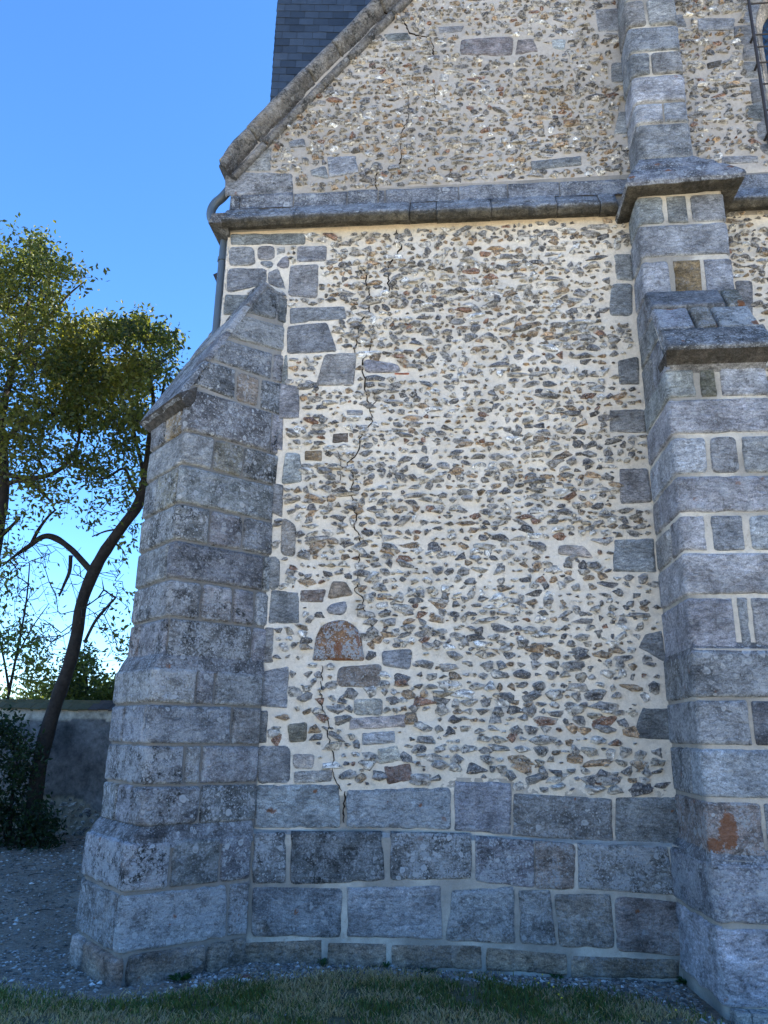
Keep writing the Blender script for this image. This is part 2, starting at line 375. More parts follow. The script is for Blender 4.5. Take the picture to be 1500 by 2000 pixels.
for p, cd in (([(905, 118), (962, 130), (955, 300), (895, 270)], 'n'), ([(960, 300), (1030, 340), (1025, 512), (948, 500)], 'o'), ([(880, 508), (945, 515), (940, 688), (876, 686)], 'n'),
              ([(900, 690), (1045, 700), (1045, 862), (885, 868)], 'l'), ([(868, 890), (912, 890), (910, 1075), (860, 1075)], 'n'),
              ([(1055, 690), (1190, 685), (1175, 755), (1052, 750)], 'b'), ([(1225, 645), (1295, 645), (1335, 715), (1200, 735)], 'b'), ([(1205, 765), (1310, 745), (1290, 825), (1190, 810)], 'l'),
              ([(1255, 1100), (1485, 1085), (1475, 1205), (1250, 1200)], 'o'), ([(1340, 1270), (1490, 1268), (1490, 1358), (1342, 1352)], 'w')):
    wq('E', p, cd, wx=(.6, .3, 0))
wq('E', [(1150, 855), (1365, 850), (1392, 1062), (1122, 1062)], (.25, .155, .095), rc=.16, wx=(1.9, .5, .1), stain=[(.5, .7, .16, .4, .75), (.93, .5, .08, .4, .7), (.5, .99, .7, .08, .7)], h=.02)
for p, cd in (([(684, 1404), (792, 1396), (790, 1420), (684, 1424)], 'w'), ([(708, 1432), (770, 1428), (772, 1450), (708, 1455)], 'p'), ([(738, 1464), (775, 1456), (785, 1486), (742, 1492)], 'w'),
              ([(746, 1272), (805, 1268), (800, 1308), (748, 1300)], 'n'), ([(750, 1497), (800, 1492), (806, 1523), (758, 1532)], 'r'), ([(513, 1312), (564, 1302), (560, 1382), (506, 1380)], 'n'),
              ([(507, 1388), (523, 1388), (520, 1450), (505, 1450)], 'n'), ([(502, 1457), (567, 1457), (566, 1530), (502, 1530)], 'n'),
              ([(562, 1416), (600, 1410), (598, 1448), (566, 1450)], 'g'), ([(572, 1472), (614, 1474), (612, 1502), (574, 1500)], 'w'), ([(575, 1508), (650, 1504), (648, 1526), (575, 1530)], 'w')):
    wq('P', p, cd, wx=(.4, .3, 0))
for p in ([(365, 175), (480, 172), (498, 362), (375, 352)], [(340, 380), (490, 380), (490, 612), (328, 610)], [(390, 930), (530, 900), (545, 1095), (400, 1095)],
          [(330, 1275), (570, 1275), (590, 1435), (330, 1435)], [(395, 1690), (600, 1690), (630, 1930), (410, 1945)],
          [(1215, 360), (1345, 360), (1345, 630), (1270, 600)], [(1420, 810), (1500, 810), (1500, 900), (1440, 900)]):
    wq('D', p, 'n', **ol)
wq('D', [(290, 640), (500, 620), (505, 632), (290, 655)], (.34, .13, .08), wx=(0, 0, 0), h=.02, gap=.001)
wq('D', [(95, 955), (215, 955), (215, 967), (95, 967)], (.34, .13, .08), wx=(0, 0, 0), h=.02, gap=.001)
wq('W' if 0 else 'P', [(770, 728), (800, 728), (800, 733), (770, 732)], (.34, .13, .08), wx=(0, 0, 0), h=.02, gap=.001)
for p, cd in (([(500, 350), (755, 340), (772, 560), (490, 555)], 'l'), ([(140, 385), (300, 385), (370, 470), (130, 440)], 'w'), ([(700, 965), (805, 940), (838, 1150), (650, 1050)], 'n'), ([(680, 1440), (868, 1450), (880, 1650), (620, 1640)], 'd')):
    wq('F', p, cd, **ol)
for p, cd in (([(720, 45), (830, 40), (830, 140), (735, 145)], 'n'), ([(795, 285), (855, 285), (850, 370), (795, 370)], 'n'), ([(830, 505), (870, 505), (868, 605), (808, 605)], 'n'),
              ([(430, 730), (655, 705), (660, 745), (440, 768)], 'n'), ([(115, 180), (355, 165), (350, 255), (110, 250)], (.27, .25, .24)), ([(370, 180), (440, 178), (465, 235), (360, 250)], (.27, .245, .23)),
              ([(525, 180), (590, 180), (580, 230), (530, 220)], 'l'), ([(10, 125), (130, 118), (120, 145), (20, 155)], 'n'), ([(20, 335), (60, 335), (60, 368), (20, 368)], 'w'),
              ([(1080, 70), (1110, 65), (1135, 120), (1085, 120)], 'n'), ([(1180, 85), (1350, 85), (1345, 135), (1190, 138)], 'n'), ([(1290, 708), (1455, 705), (1455, 735), (1295, 738)], 'p'),
              ([(1225, 288), (1290, 273), (1285, 300), (1230, 312)], 'k')):
    wq('B', p, cd, **ol)
for p in ([(1390, 190), (1450, 186), (1455, 275), (1385, 275)], [(1402, 288), (1468, 292), (1475, 355), (1408, 335)], [(1420, 395), (1490, 395), (1500, 505), (1435, 505)], [(1465, 530), (1520, 530), (1520, 615), (1478, 590)], [(1455, 655), (1520, 650), (1520, 712), (1475, 690)]):
    wq('B', p, 'n', **ol)
for p, cd in (([(780, 925), (945, 915), (960, 1010), (790, 1040)], 'l'), ([(680, 1000), (765, 975), (785, 1045), (690, 1035)], 'n'), ([(1110, 205), (1250, 190), (1270, 235), (1130, 245)], 'n'), ([(550, 830), (640, 815), (650, 860), (560, 865)], 'n')):
    wq('A', p, cd, **ol)
# plinth-level courses on the wall: (upper one flush, then the plinth proper)
PC = dict(gap=-.003, rc=.035, rough=1.3)
wq('P', [(500, 1534), (662, 1532), (664, 1616), (496, 1616)], 'l', wx=(.6, .3, .3), stain=[(.2, .6, .1, .12, .8), (.72, .15, .05, .07, .9)], **PC)
for c, p, cd, st in (('H', [(230, 275), (840, 265), (840, 508), (230, 500)], 'l', [(.72, .42, .03, .07, 1), (.4, .33, .03, .03, .8)]), ('H', [(862, 225), (1195, 235), (1195, 545), (862, 515)], 'l', None),
                     ('I', [(12, 300), (585, 330), (590, 580), (5, 545)], 'n', [(.62, .05, .03, .05, .9)]), ('I', [(610, 325), (985, 318), (1000, 592), (605, 580)], 'n', [(.87, .3, .04, .05, .9)])):
    wq(c, p, cd, wx=(.7, .25, .1), stain=st, **PC)
church_plinth_blocks = []
def pq(c, pts, code='n', **kw): church_plinth_blocks.append(([Wp(*cp(c, x, y), y=-.05)[[0, 2]] for x, y in pts], code, kw))
for c, p, cd, wx in (('P', [(497, 1626), (558, 1626), (557, 1724), (492, 1726)], 'd', (1.7, 1.5, .3)), ('P', [(568, 1624), (745, 1624), (752, 1720), (567, 1727)], 'd', (1.6, 1.2, .1)), ('H', [(487, 525), (960, 535), (965, 800), (490, 805)], 'n', (1.6, 1.2, .1)), ('H', [(985, 550), (1325, 575), (1330, 850), (985, 815)], 'n', (1.6, .9, .1)),
                     ('I', [(135, 575), (370, 595), (370, 865), (135, 855)], 'o', (1.1, .5, .1)), ('I', [(385, 590), (910, 612), (950, 890), (390, 860)], 'n', (1.6, 1.1, .1))):
    pq(c, p, cd, wx=wx, **PC)
for c, p, cd in (('G', [(982, 830), (1420, 840), (1415, 1075), (978, 1070)], 'n'), ('H', [(235, 850), (780, 840), (790, 1150), (235, 1135)], 'n'), ('H', [(850, 870), (1210, 845), (1220, 1175), (812, 1160)], 'n'),
                 ('H', [(1240, 870), (1420, 865), (1460, 1190), (1250, 1180)], 'n'), ('I', [(250, 890), (575, 890), (600, 1205), (280, 1195)], 'o'), ('I', [(600, 900), (975, 930), (990, 1250), (615, 1220)], 'o')):
    pq(c, p, cd, wx=(.8, .4, .2), dirt=.30, **PC)
for c, p in (('G', [(880, 1100), (1325, 1082), (1325, 1230), (880, 1270)]), ('H', [(112, 1165), (470, 1172), (470, 1330), (112, 1330)]), ('H', [(492, 1178), (1030, 1182), (1030, 1335), (490, 1335)]), ('H', [(1045, 1192), (1530, 1235), (1530, 1370), (1045, 1345)]), ('I', [(340, 1242), (985, 1265), (985, 1390), (340, 1385)])):
    pq(c, p, 'b', wx=(.3, .5, .1), dirt=.6, gap=.006)

# gable line (top of the wall face under the coping): through these pixels on the wall plane
g0 = Wp(437, 332); g1 = Wp(757, 6); GS = (g1[2]-g0[2])/(g1[0]-g0[0])
def gable_z(x): return g0[2]+GS*(np.asarray(x)-g0[0])
WX0 = float(Wp(1479, 70)[0]); WX1 = WX0+1.5; WZ0, WSP = 6.95, float(Wp(1483, 62)[2]); WR = (WX1-WX0)/2
def win_d(x, z, g=0.0):   # signed: negative inside the round-headed opening grown by g
    cx = (WX0+WX1)/2; x = np.asarray(x); z = np.asarray(z)
    return np.where(z > WSP, np.hypot(x-cx, z-WSP)-WR-g, np.maximum(np.abs(x-cx)-WR-g, WZ0-g-z))
wall = Acc()
# ---- flints
def big_mask(x, z, grow=0.0):
    m = np.zeros(np.shape(x), bool)
    for q, _, _ in WB:
        q = np.array(q); c = q.mean(0)
        if abs(c[0]-np.asarray(x)).min() > .6: continue
        ins = np.ones(np.shape(x), bool)
        for i in range(4):
            a = q[i]; b = q[(i+1) % 4]; e = b-a; n = np.array([-e[1], e[0]])/(np.linalg.norm(e)+1e-9)
            ins &= ((x-a[0])*n[0]+(z-a[1])*n[1]) < grow
        m |= ins
    return m
cand = []
z = 1.23
row = 0
while z < 9.9:
    k = 1.28 if z < 2.2 else (1.08 if z < 3.2 else (1.0 if z < 6.2 else .98))
    pit = .074*k; x = XC+.05*random.random()
    while x < 4.5:
        wd = random.lognormvariate(0, .46)*.066*k; wd = min(max(wd, .024), .18)
        ht = min(wd*random.uniform(.38, 1.0), .058*k); 
        x += wd*.5
        cand.append((x, z+random.uniform(-.016, .016)+.012*sin(x*1.3+row), wd/2, ht/2))
        x += wd*.5+random.uniform(.003, .030)*k*(1.6 if vn(x*.9, z*1.3, 0, 61) > .45 else 1)
    z += pit*random.uniform(.64, .82); row += 1
for _ in range(2600):
    a_s = random.uniform(.009, .022); cand.append((random.uniform(XC, 4.5), random.uniform(1.23, 9.8), a_s, a_s*random.uniform(.4, .8)))
cand = np.array(cand)
X, Z = cand[:, 0], cand[:, 1]
ok = (Z < gable_z(X)-.30) & ~((Z > 6.17) & (Z < 6.68)) & (Z > 1.21+.02*np.sin(X*4))
ok &= ~((X < XJ+.03) & (Z < 5.5)) & ~big_mask(X, Z, .03) & ~((X > XB0-.03) & (X < XB1+.03) & (Z < 6.6)) & ~((X > 1.59) & (X < 2.05) & (Z > 6.5))
ok &= ~((X < -1.95) & (Z < 6.7)) & (win_d(X, Z, .12) > 0)
ok &= rng.random(len(X)) > .035
cand = cand[ok]; NF = len(cand)
print('flints', NF)
def icosphere(sub):
    t = (1+5**.5)/2
    v = [(-1, t, 0), (1, t, 0), (-1, -t, 0), (1, -t, 0), (0, -1, t), (0, 1, t), (0, -1, -t), (0, 1, -t), (t, 0, -1), (t, 0, 1), (-t, 0, -1), (-t, 0, 1)]
    f = [(0, 11, 5), (0, 5, 1), (0, 1, 7), (0, 7, 10), (0, 10, 11), (1, 5, 9), (5, 11, 4), (11, 10, 2), (10, 7, 6), (7, 1, 8), (3, 9, 4), (3, 4, 2), (3, 2, 6), (3, 6, 8), (3, 8, 9), (4, 9, 5), (2, 4, 11), (6, 2, 10), (8, 6, 7), (9, 8, 1)]
    v = [np.array(p)/np.linalg.norm(p) for p in v]
    for _ in range(sub):
        c = {}; nf = []
        def mid(a, b):
            k = (min(a, b), max(a, b))
            if k not in c: m = v[a]+v[b]; v.append(m/np.linalg.norm(m)); c[k] = len(v)-1
            return c[k]
        for a, b, d in f:
            x, y, z = mid(a, b), mid(b, d), mid(d, a); nf += [(a, x, z), (b, y, x), (d, z, y), (x, y, z)]
        f = nf
    return np.array(v), np.array(f)
IV, IF = icosphere(2)
def nodules(cx, cz, ha, hb, tints, depth_fn, cortex=.4, sub=None):
    n = len(cx); V = np.broadcast_to(IV, (n, *IV.shape)).copy()
    ph = rng.random((n, 3))*40
    rr = 1+.30*vn(V[..., 0]*1.4+ph[:, :1], V[..., 1]*1.4+ph[:, 1:2], V[..., 2]*1.4+ph[:, 2:3], 3)+.12*vn(V[..., 0]*3.5+ph[:, :1], V[..., 1]*3.5+ph[:, 1:2], V[..., 2]*3.5, 4)
    V *= rr[..., None]
    for k in range(7):
        nn = rng.normal(size=(n, 3)); nn[:, 1] = -abs(nn[:, 1])*.55; nn /= np.linalg.norm(nn, axis=1)[:, None]
        d = rng.uniform(.45, .85, n); dt = np.einsum('nvk,nk->nv', V, nn)
        V -= nn[:, None]*np.maximum(dt-d[:, None], 0)[..., None]
    V = V*(1+.13*vn(V[..., 0]*4.2+ph[:, :1], V[..., 1]*4.2, V[..., 2]*4.2+ph[:, 2:3], 21)+.10*vn(V[..., 0]*8+ph[:, :1], V[..., 1]*8, V[..., 2]*8+ph[:, 2:3], 22))[..., None]
    edge = np.hypot(V[..., 0], V[..., 2])
    a = rng.normal(0, .15, n)
    dep = depth_fn(n)
    x = V[..., 0]*ha[:, None]*1.12; zz = V[..., 2]*hb[:, None]*1.12; y = V[..., 1]*dep[:, None]
    P = np.stack([cx[:, None]+x*np.cos(a)[:, None]-zz*np.sin(a)[:, None], y+.001, cz[:, None]+x*np.sin(a)[:, None]+zz*np.cos(a)[:, None]], -1)
    T = np.broadcast_to(tints[:, None], P.shape).copy()
    T *= np.clip(1+1.2*vn(V[..., 0]*2.8+ph[:, :1], V[..., 1]*2.8+ph[:, 1:2], V[..., 2]*2.8, 31), .3, 2)[..., None]
    cx_ = (rng.random(n) < cortex)[:, None] & (edge > .66+.15*vn(V[..., 0]*3+ph[:, :1], V[..., 2]*3, 1, 8))
    T[cx_] = T[cx_]*.25+np.array([.42, .40, .36])*.75
    fac = IF[IV[IF].mean(1)[:, 1] < .35]
    return P, T, fac
pal = np.array([(.09, .09, .095), (.14, .14, .14), (.20, .195, .19), (.27, .26, .24), (.34, .325, .30), (.42, .42, .41), (.20, .15, .10), (.27, .19, .12), (.16, .09, .06), (.30, .27, .22)])
pw = np.array([.13, .16, .16, .13, .11, .10, .07, .05, .03, .06]); pw /= pw.sum()
tn = pal[rng.choice(len(pal), NF, p=pw)]*rng.uniform(.85, 1.35, (NF, 1))*np.array([1.10, 1.10, 1.08])
P, T, fac = nodules(cand[:, 0], cand[:, 1], cand[:, 2]*1.17, cand[:, 3]*1.20, tn, lambda n: rng.uniform(.024, .046, n))
allf = (fac[None]+(np.arange(NF)*len(IV))[:, None, None]).reshape(-1, 3)
# used vertices only (front half)
used = np.unique(allf); remap = np.full(NF*len(IV), -1); remap[used] = np.arange(len(used))
wall.add(P.reshape(-1, 3)[used], remap[allf], T.reshape(-1, 3)[used], (0, 0, 0), 2, False)
# ---- mortar height field
def mortar_field(x0, x1, z0, z1, st=.0125):
    xs = np.arange(x0, x1+st, st); zs = np.arange(z0, z1+st, st); S, Zg = np.meshgrid(xs, zs)
    H = .0045*fbm(S*7, Zg*9, 0, 4, 41)+.003*fbm(S*30, Zg*38, 0, 2, 43)+.006*vn(S*1.2, Zg*1.2, 0, 47)
    for x, z, a, b in cand:
        if not (x0-.1 < x < x1+.1 and z0-.1 < z < z1+.1): continue
        i0 = max(int((x-x0-a*1.9)/st), 0); i1 = int((x-x0+a*1.9)/st)+2; j0 = max(int((z-z0-b*2.1)/st), 0); j1 = int((z-z0+b*2.1)/st)+2
        xx = S[j0:j1, i0:i1]-x; z2 = Zg[j0:j1, i0:i1]-z
        H[j0:j1, i0:i1] += .0045*np.exp(-1.1*((xx/a)**2+(z2/b)**2))
    bm = big_mask(S, Zg, -.022); H = np.where(bm, -.02, H)
    up = np.clip((Zg-6.5)*6, 0, 1)[..., None]; lo = np.clip((2.2-Zg)/1.2, 0, 1)[..., None]
    pv = fbm(S*1.1, Zg*1.1, 0, 3, 91)[..., None]; pv2 = np.clip(fbm(S*2.7, Zg*3.2, 0, 3, 95)*2.2, 0, 1)[..., None]
    T = np.array([.63, .575, .485])*(1+.10*pv)
    T = T*(1-.5*pv2)+.5*pv2*np.array([.62, .585, .52])
    T = T*(1-lo*.7)+lo*.7*np.array([.58, .525, .435])
    T = T*(1-up)+up*(np.array([.41, .38, .34])*(1+.25*pv))
    nb = np.clip(1-(6.24-Zg)/.22, 0, 1)[..., None]*(1-up); T = T*(1-nb*.55)+nb*.55*np.array([.62, .50, .34])
    xc = (S[:-1, :-1]+S[1:, 1:])/2; zc = (Zg[:-1, :-1]+Zg[1:, 1:])/2
    mask = (zc < gable_z(xc)-.02) & (win_d(xc, zc) > 0)
    wall.grid(wm(S, Zg, H), T, (0, 0, 0), 1, True, mask)
mortar_field(XC, 4.35, 1.15, 9.55)
for q, cd, kw in WB: 
    kw = dict(kw); kw.setdefault('h', .012); kw.setdefault('gap', -.005); block(wall, wm, q, cd, **kw)
# low flush course backing and the thick body of the wall behind
backing(wall, wm, XC, 4.4, .85, 1.3, (.50, .46, .39), h=-.002)
def front_poly(x0, x1, y, z0):
    return None
# body: stepped strips under the rising gable so that the top edge follows the coping
xs = np.linspace(XC+.005, XR, 60); zt = np.minimum(gable_z(xs)-.06, 14.0)
for i in range(len(xs)-1):
    x0, x1 = xs[i], xs[i+1]
    c = (x0+x1)/2-(WX0+WX1)/2
    if abs(c) < WR+.04:
        hh = math.sqrt(max((WR+.02)**2-c*c, 0)); segs = [((0, 0), (WZ0-.03, WZ0-.03)), ((WSP+hh, WSP+hh), (zt[i], zt[i+1]))]
    else: segs = [((0, 0), (zt[i], zt[i+1]))]
    for (a0, a1), (b0, b1) in segs:
        V = [(x0, .035, a0), (x1, .035, a1), (x1, .7, a1), (x0, .7, a0), (x0, .035, b0), (x1, .035, b1), (x1, .7, b1), (x0, .7, b0)]
        wall.add(V, [(4, 5, 6, 7), (0, 1, 5, 4), (2, 3, 7, 6), (1, 2, 6, 5), (3, 0, 4, 7)], (.50, .45, .37), (0, 0, 0), 1)
# far part of the front, right of what the photo shows
S, Zg = np.meshgrid(np.linspace(4.35, XR, 30), np.linspace(.0, 13.5, 180)); msk = ((Zg[:-1, :-1]+.05) < gable_z(S[:-1, :-1])) & (win_d(S[:-1, :-1]+.02, Zg[:-1, :-1]+.03, .02) > 0)
wall.grid(wm(S, Zg, .004*fbm(S*9, Zg*9, 0, 3, 3)), (.55, .5, .42), (0, 0, 0), 1, True, msk)
S, Zg = np.meshgrid(np.linspace(-.9, 4.35, 60), np.linspace(9.55, 13.5, 60)); msk = ((Zg[:-1, :-1]+.05) < gable_z(S[:-1, :-1]))
wall.grid(wm(S, Zg, .004*fbm(S*9, Zg*9, 0, 3, 3)), (.50, .46, .39), (0, 0, 0), 1, True, msk)
# side wall running back
S, Zg = np.meshgrid(np.linspace(0, 16, 80), np.linspace(0, 6.6, 50)); Hs = .01*fbm(S*4, Zg*4, 0, 3, 3)
Pn = np.stack([XC-Hs, S, Zg], -1); wall.grid(Pn, (.5, .46, .39), (0, 0, 0), 1, True)
for k in range(7):                                       # quoins on the side face at the corner above the buttress
    z0 = 4.7+k*.30; wl = .42 if k % 2 else .26
    def sm(S, Z, H): 
        P = np.empty((*np.shape(S), 3)); P[..., 0] = XC-np.asarray(H); P[..., 1] = S; P[..., 2] = Z; return P
    block(wall, sm, [(.0, z0+.29), (wl, z0+.29), (wl, z0), (.0, z0)], 'n', **ol)
wall.build('front_wall', [ASH, MOR, FLI], church)

# ---- cracks: narrow raised strips, shade of the depth put into their near-black colour, following the photographed lines
crk = Acc()
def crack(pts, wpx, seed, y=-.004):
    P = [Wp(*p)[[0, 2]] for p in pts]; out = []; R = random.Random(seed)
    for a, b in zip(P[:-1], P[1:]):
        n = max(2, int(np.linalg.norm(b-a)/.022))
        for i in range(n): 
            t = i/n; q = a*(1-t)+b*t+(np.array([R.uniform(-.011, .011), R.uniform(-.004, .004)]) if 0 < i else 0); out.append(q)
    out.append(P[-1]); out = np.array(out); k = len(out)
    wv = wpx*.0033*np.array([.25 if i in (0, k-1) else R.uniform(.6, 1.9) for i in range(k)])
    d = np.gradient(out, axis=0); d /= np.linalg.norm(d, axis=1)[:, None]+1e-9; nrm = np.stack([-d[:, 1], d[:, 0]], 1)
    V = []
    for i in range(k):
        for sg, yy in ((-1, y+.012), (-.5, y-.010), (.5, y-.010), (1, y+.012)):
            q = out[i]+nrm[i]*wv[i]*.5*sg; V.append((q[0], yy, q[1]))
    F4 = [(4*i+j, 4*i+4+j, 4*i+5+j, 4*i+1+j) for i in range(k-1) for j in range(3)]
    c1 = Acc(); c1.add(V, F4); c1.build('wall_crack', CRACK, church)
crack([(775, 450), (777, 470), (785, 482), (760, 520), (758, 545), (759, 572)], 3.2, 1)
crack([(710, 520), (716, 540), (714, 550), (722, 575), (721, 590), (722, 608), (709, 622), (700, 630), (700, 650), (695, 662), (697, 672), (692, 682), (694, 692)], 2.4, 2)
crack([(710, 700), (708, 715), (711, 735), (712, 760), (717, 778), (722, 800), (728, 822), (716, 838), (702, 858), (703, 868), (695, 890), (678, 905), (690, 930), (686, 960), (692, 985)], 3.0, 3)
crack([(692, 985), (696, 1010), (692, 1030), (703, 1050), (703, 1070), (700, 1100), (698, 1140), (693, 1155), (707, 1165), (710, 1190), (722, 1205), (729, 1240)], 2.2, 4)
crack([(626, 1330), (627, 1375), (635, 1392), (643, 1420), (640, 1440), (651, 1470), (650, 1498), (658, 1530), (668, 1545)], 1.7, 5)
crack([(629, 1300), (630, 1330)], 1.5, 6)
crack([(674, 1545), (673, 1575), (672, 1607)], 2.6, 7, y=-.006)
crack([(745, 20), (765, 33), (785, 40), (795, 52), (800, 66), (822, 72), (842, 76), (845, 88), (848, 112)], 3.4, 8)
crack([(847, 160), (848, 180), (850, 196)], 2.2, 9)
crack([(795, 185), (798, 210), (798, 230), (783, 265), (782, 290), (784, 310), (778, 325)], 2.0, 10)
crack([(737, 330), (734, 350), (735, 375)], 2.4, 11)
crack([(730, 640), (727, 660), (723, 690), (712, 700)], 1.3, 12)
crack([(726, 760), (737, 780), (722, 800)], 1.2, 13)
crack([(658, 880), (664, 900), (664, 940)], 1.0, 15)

# ---- wall plinth
pl = Acc()
def pm(S, Z, H):
    P = np.empty((*np.shape(S), 3)); P[..., 0] = S; P[..., 1] = -.05-np.asarray(H); P[..., 2] = Z; return P
backing(pl, pm, XC+.3, 1.5, -.15, .865, (.44, .42, .37))
S, Zg = np.meshgrid(np.arange(XC+.3, 1.55, .05), np.linspace(0, 1, 5)); Pt = np.stack([S, -.05+.055*Zg, .865+.03*Zg+.004*fbm(S*12, Zg, 0, 3, 3)], -1); pl.grid(Pt, np.array([.36, .345, .31])*(1+.5*fbm(S*5, Zg*2, 0, 3, 4))[..., None], (0, 0, 0), 1, True)
for q, cd, kw in church_plinth_blocks: block(pl, pm, q, cd, **kw)
def pmr(S, Z, H):
    P = np.empty((*np.shape(S), 3)); P[..., 0] = S; P[..., 1] = -.05-np.asarray(H); P[..., 2] = Z; return P
backing(pl, pmr, 2.3, XR, -.15, .865, (.44, .42, .37))
for r, (za, zb) in enumerate(((.86, .56), (.55, .18))):
    x = 2.36+r*.17
    while x < XR-.3: wdt = random.uniform(.35, .62); block(pl, pmr, [(x, za), (x+wdt, za), (x+wdt, zb), (x, zb)], 'n', wx=(.9, .7, .1)); x += wdt+.012
backing(wall_r := Acc(), wm, 2.25, XR, .86, 1.22, (.5, .46, .4), h=.004)
x = 2.3
while x < XR-.3: wdt = random.uniform(.35, .62); block(wall_r, wm, [(x, 1.2), (x+wdt, 1.2), (x+wdt, .89), (x, .89)], 'n', h=.02); x += wdt+.012
wall_r.build('wall_base_course', [ASH, MOR], church)
pl.build('plinth', [ASH, MOR], church)

# ---------------------------------------------------------------- diagonal corner buttress
J = np.array([XJ, 0.0]); AX = np.array([-1, -1])/2**.5; BX = np.array([-1, 1])/2**.5
def db(u, t): return J+u*AX+t*BX
cb = Acc()
# stages: (U, t_lo, t_hi, z0, z1)
STG = {'a': (.852, 0.0, .73, 2.10, 4.36), 'b': (.92, -.03, .76, .90, 2.12), 'c': (1.00, -.06, .80, -.2, .90)}
def dpath(st):
    U, t0, t1, _, _ = STG[st]
    return Path([db(-.1, t1), db(U, t1), db(U, t0), db(-.02+(-t0 if t0 < 0 else 0), t0)], sign=1, r=.045 if st == 'a' else .06)
for st in 'abc':
    U, t0, t1, z0, z1 = STG[st]; p = dpath(st)
    tn_ = (.15, .147, .138) if st != 'c' else (.19, .18, .165)
    nxt = {'b': 'a', 'c': 'b'}.get(st)
    backing(cb, p, 0, p.c[-1], z0, z1 if st == 'a' else z1-.04, tn_, amp=.004, h=-.008)
    if nxt:  # chamfered ledge up to the stage above
        q = dpath(nxt); ts = np.linspace(0, 1, 60); A = np.array([p(np.array([a*p.c[-1]]), z1-.085, .010)[0] for a in ts])
        # match by straight projection onto the upper path
        Bp = []
        for a in ts:
            pt = p(np.array([a*p.c[-1]]), z1, 0)[0][:2]; best = None
            for k in range(3):
                s_ = np.clip((pt-q.p[k])@q.d[k], 0, q.L[k]); c_ = q.p[k]+q.d[k]*s_; dd = np.linalg.norm(c_-pt)
                if best is None or dd < best[0]: best = (dd, c_)
            Bp.append([*best[1], z1+.06])
        Bp = np.array(Bp)-0; G3 = np.stack([A*(1-t)+Bp*t+np.array([0, 0, .018*sin(pi*t)]) for t in np.linspace(0, 1, 6)])
        G3 = G3+.004*fbm(G3[..., 0]*14, G3[..., 1]*14, G3[..., 2]*14, 3, 5)[..., None]
        cb.grid(G3, np.array([.15, .155, .165])*(1+.5*fbm(G3[..., 0]*5, G3[..., 1]*5, G3[..., 2]*5, 3, 6))[..., None], (.9, 1., .2), 0, True)
EDGE = {st: db(STG[st][0], STG[st][1]) for st in 'abc'}
def dcourse(st, ya, yb, joints, codes, wx=(.95, 1.15, .0), zs=None, **kw):
    p = dpath(st); X_, Y_ = EDGE[st]
    za = z_on_vertical(X_, Y_, ya) if zs is None else zs[0]; zb = z_on_vertical(X_, Y_, yb) if zs is None else zs[1]; zm = (za+zb)/2
    ss = []
    for j in joints:
        if j == 'L': ss.append(p.c[1])
        elif j == 'J': ss.append(p.c[3])
        else: ss.append(p.s_at(1 if j[0] == 'e' else 2, zm, float(j[1:])))
    # hidden far flank gets plain blocks
    x = 0.0
    while x < p.c[1]-.1:
        wdt = min(random.uniform(.3, .5), p.c[1]-x); block(cb, p, [(x, za), (x+wdt, za), (x+wdt, zb), (x, zb)], 'n', wx=wx); x += wdt+.004
    for i in range(len(ss)-1):
        e = min(.003, .02); jit = random.uniform(-.008, .008)
        block(cb, p, [(ss[i]+e, za-.002), (ss[i+1]-e+jit, za-.002), (ss[i+1]-e, zb+.002), (ss[i]+e, zb+.002)], codes[i], wx=wx, gap=.0055, **kw)
dcourse('a', 764, 840, ['L', 'e326', 'e358', 'f529', 'J'], 'ntdn', zs=(4.33, z_on_vertical(*EDGE['a'], 840)))
dcourse('a', 841, 905, ['L', 'f416', 'f475', 'J'], 'ngd')
dcourse('a', 906, 981, ['L', 'e308', 'e347', 'f534', 'J'], 'ngdd')
dcourse('a', 982, 1053, ['L', 'f409', 'f474', 'J'], 'nnd')
dcourse('a', 1054, 1129, ['L', 'e290', 'e328', 'f513', 'J'], 'nndn')
dcourse('a', 1130, 1204, ['L', 'f392', 'f454', 'f497', 'J'], 'nnnn')
dcourse('a', 1205, 1282, ['L', 'e273', 'e325', 'f491', 'J'], 'ondn')
dcourse('b', 1300, 1373, ['L', 'f383', 'f419', 'J'], 'nnn', wx=(1.5, .9, 0))
dcourse('b', 1374, 1454, ['L', 'e243', 'e284', 'f452', 'J'], 'nlnn', wx=(1.5, 1., 0))
dcourse('b', 1455, 1535, ['L', 'f360', 'f393', 'J'], 'nnn', wx=(1.5, 1., 0))
dcourse('b', 1536, 1617, ['L', 'e228', 'e259', 'f390', 'J'], 'nnnd', wx=(1.6, 1., 0))
dcourse('c', 1645, 1746, ['L', 'f334', 'f430', 'J'], 'ndd', wx=(1.7, 1.3, .2), rough=1.5)
dcourse('c', 1749, 1867, ['L', 'e226', 'f445', 'J'], 'nln', wx=(1.8, .6, .2), rough=1.6, stain=[(.5, .62, .05, .05, .8)], dirt=.12)
dcourse('c', 1869, 1960, ['L', 'e165', 'e232', 'f400', 'J'], 'wrbb', wx=(.4, .6, .3), rough=1.8, dirt=.35, h=.03)
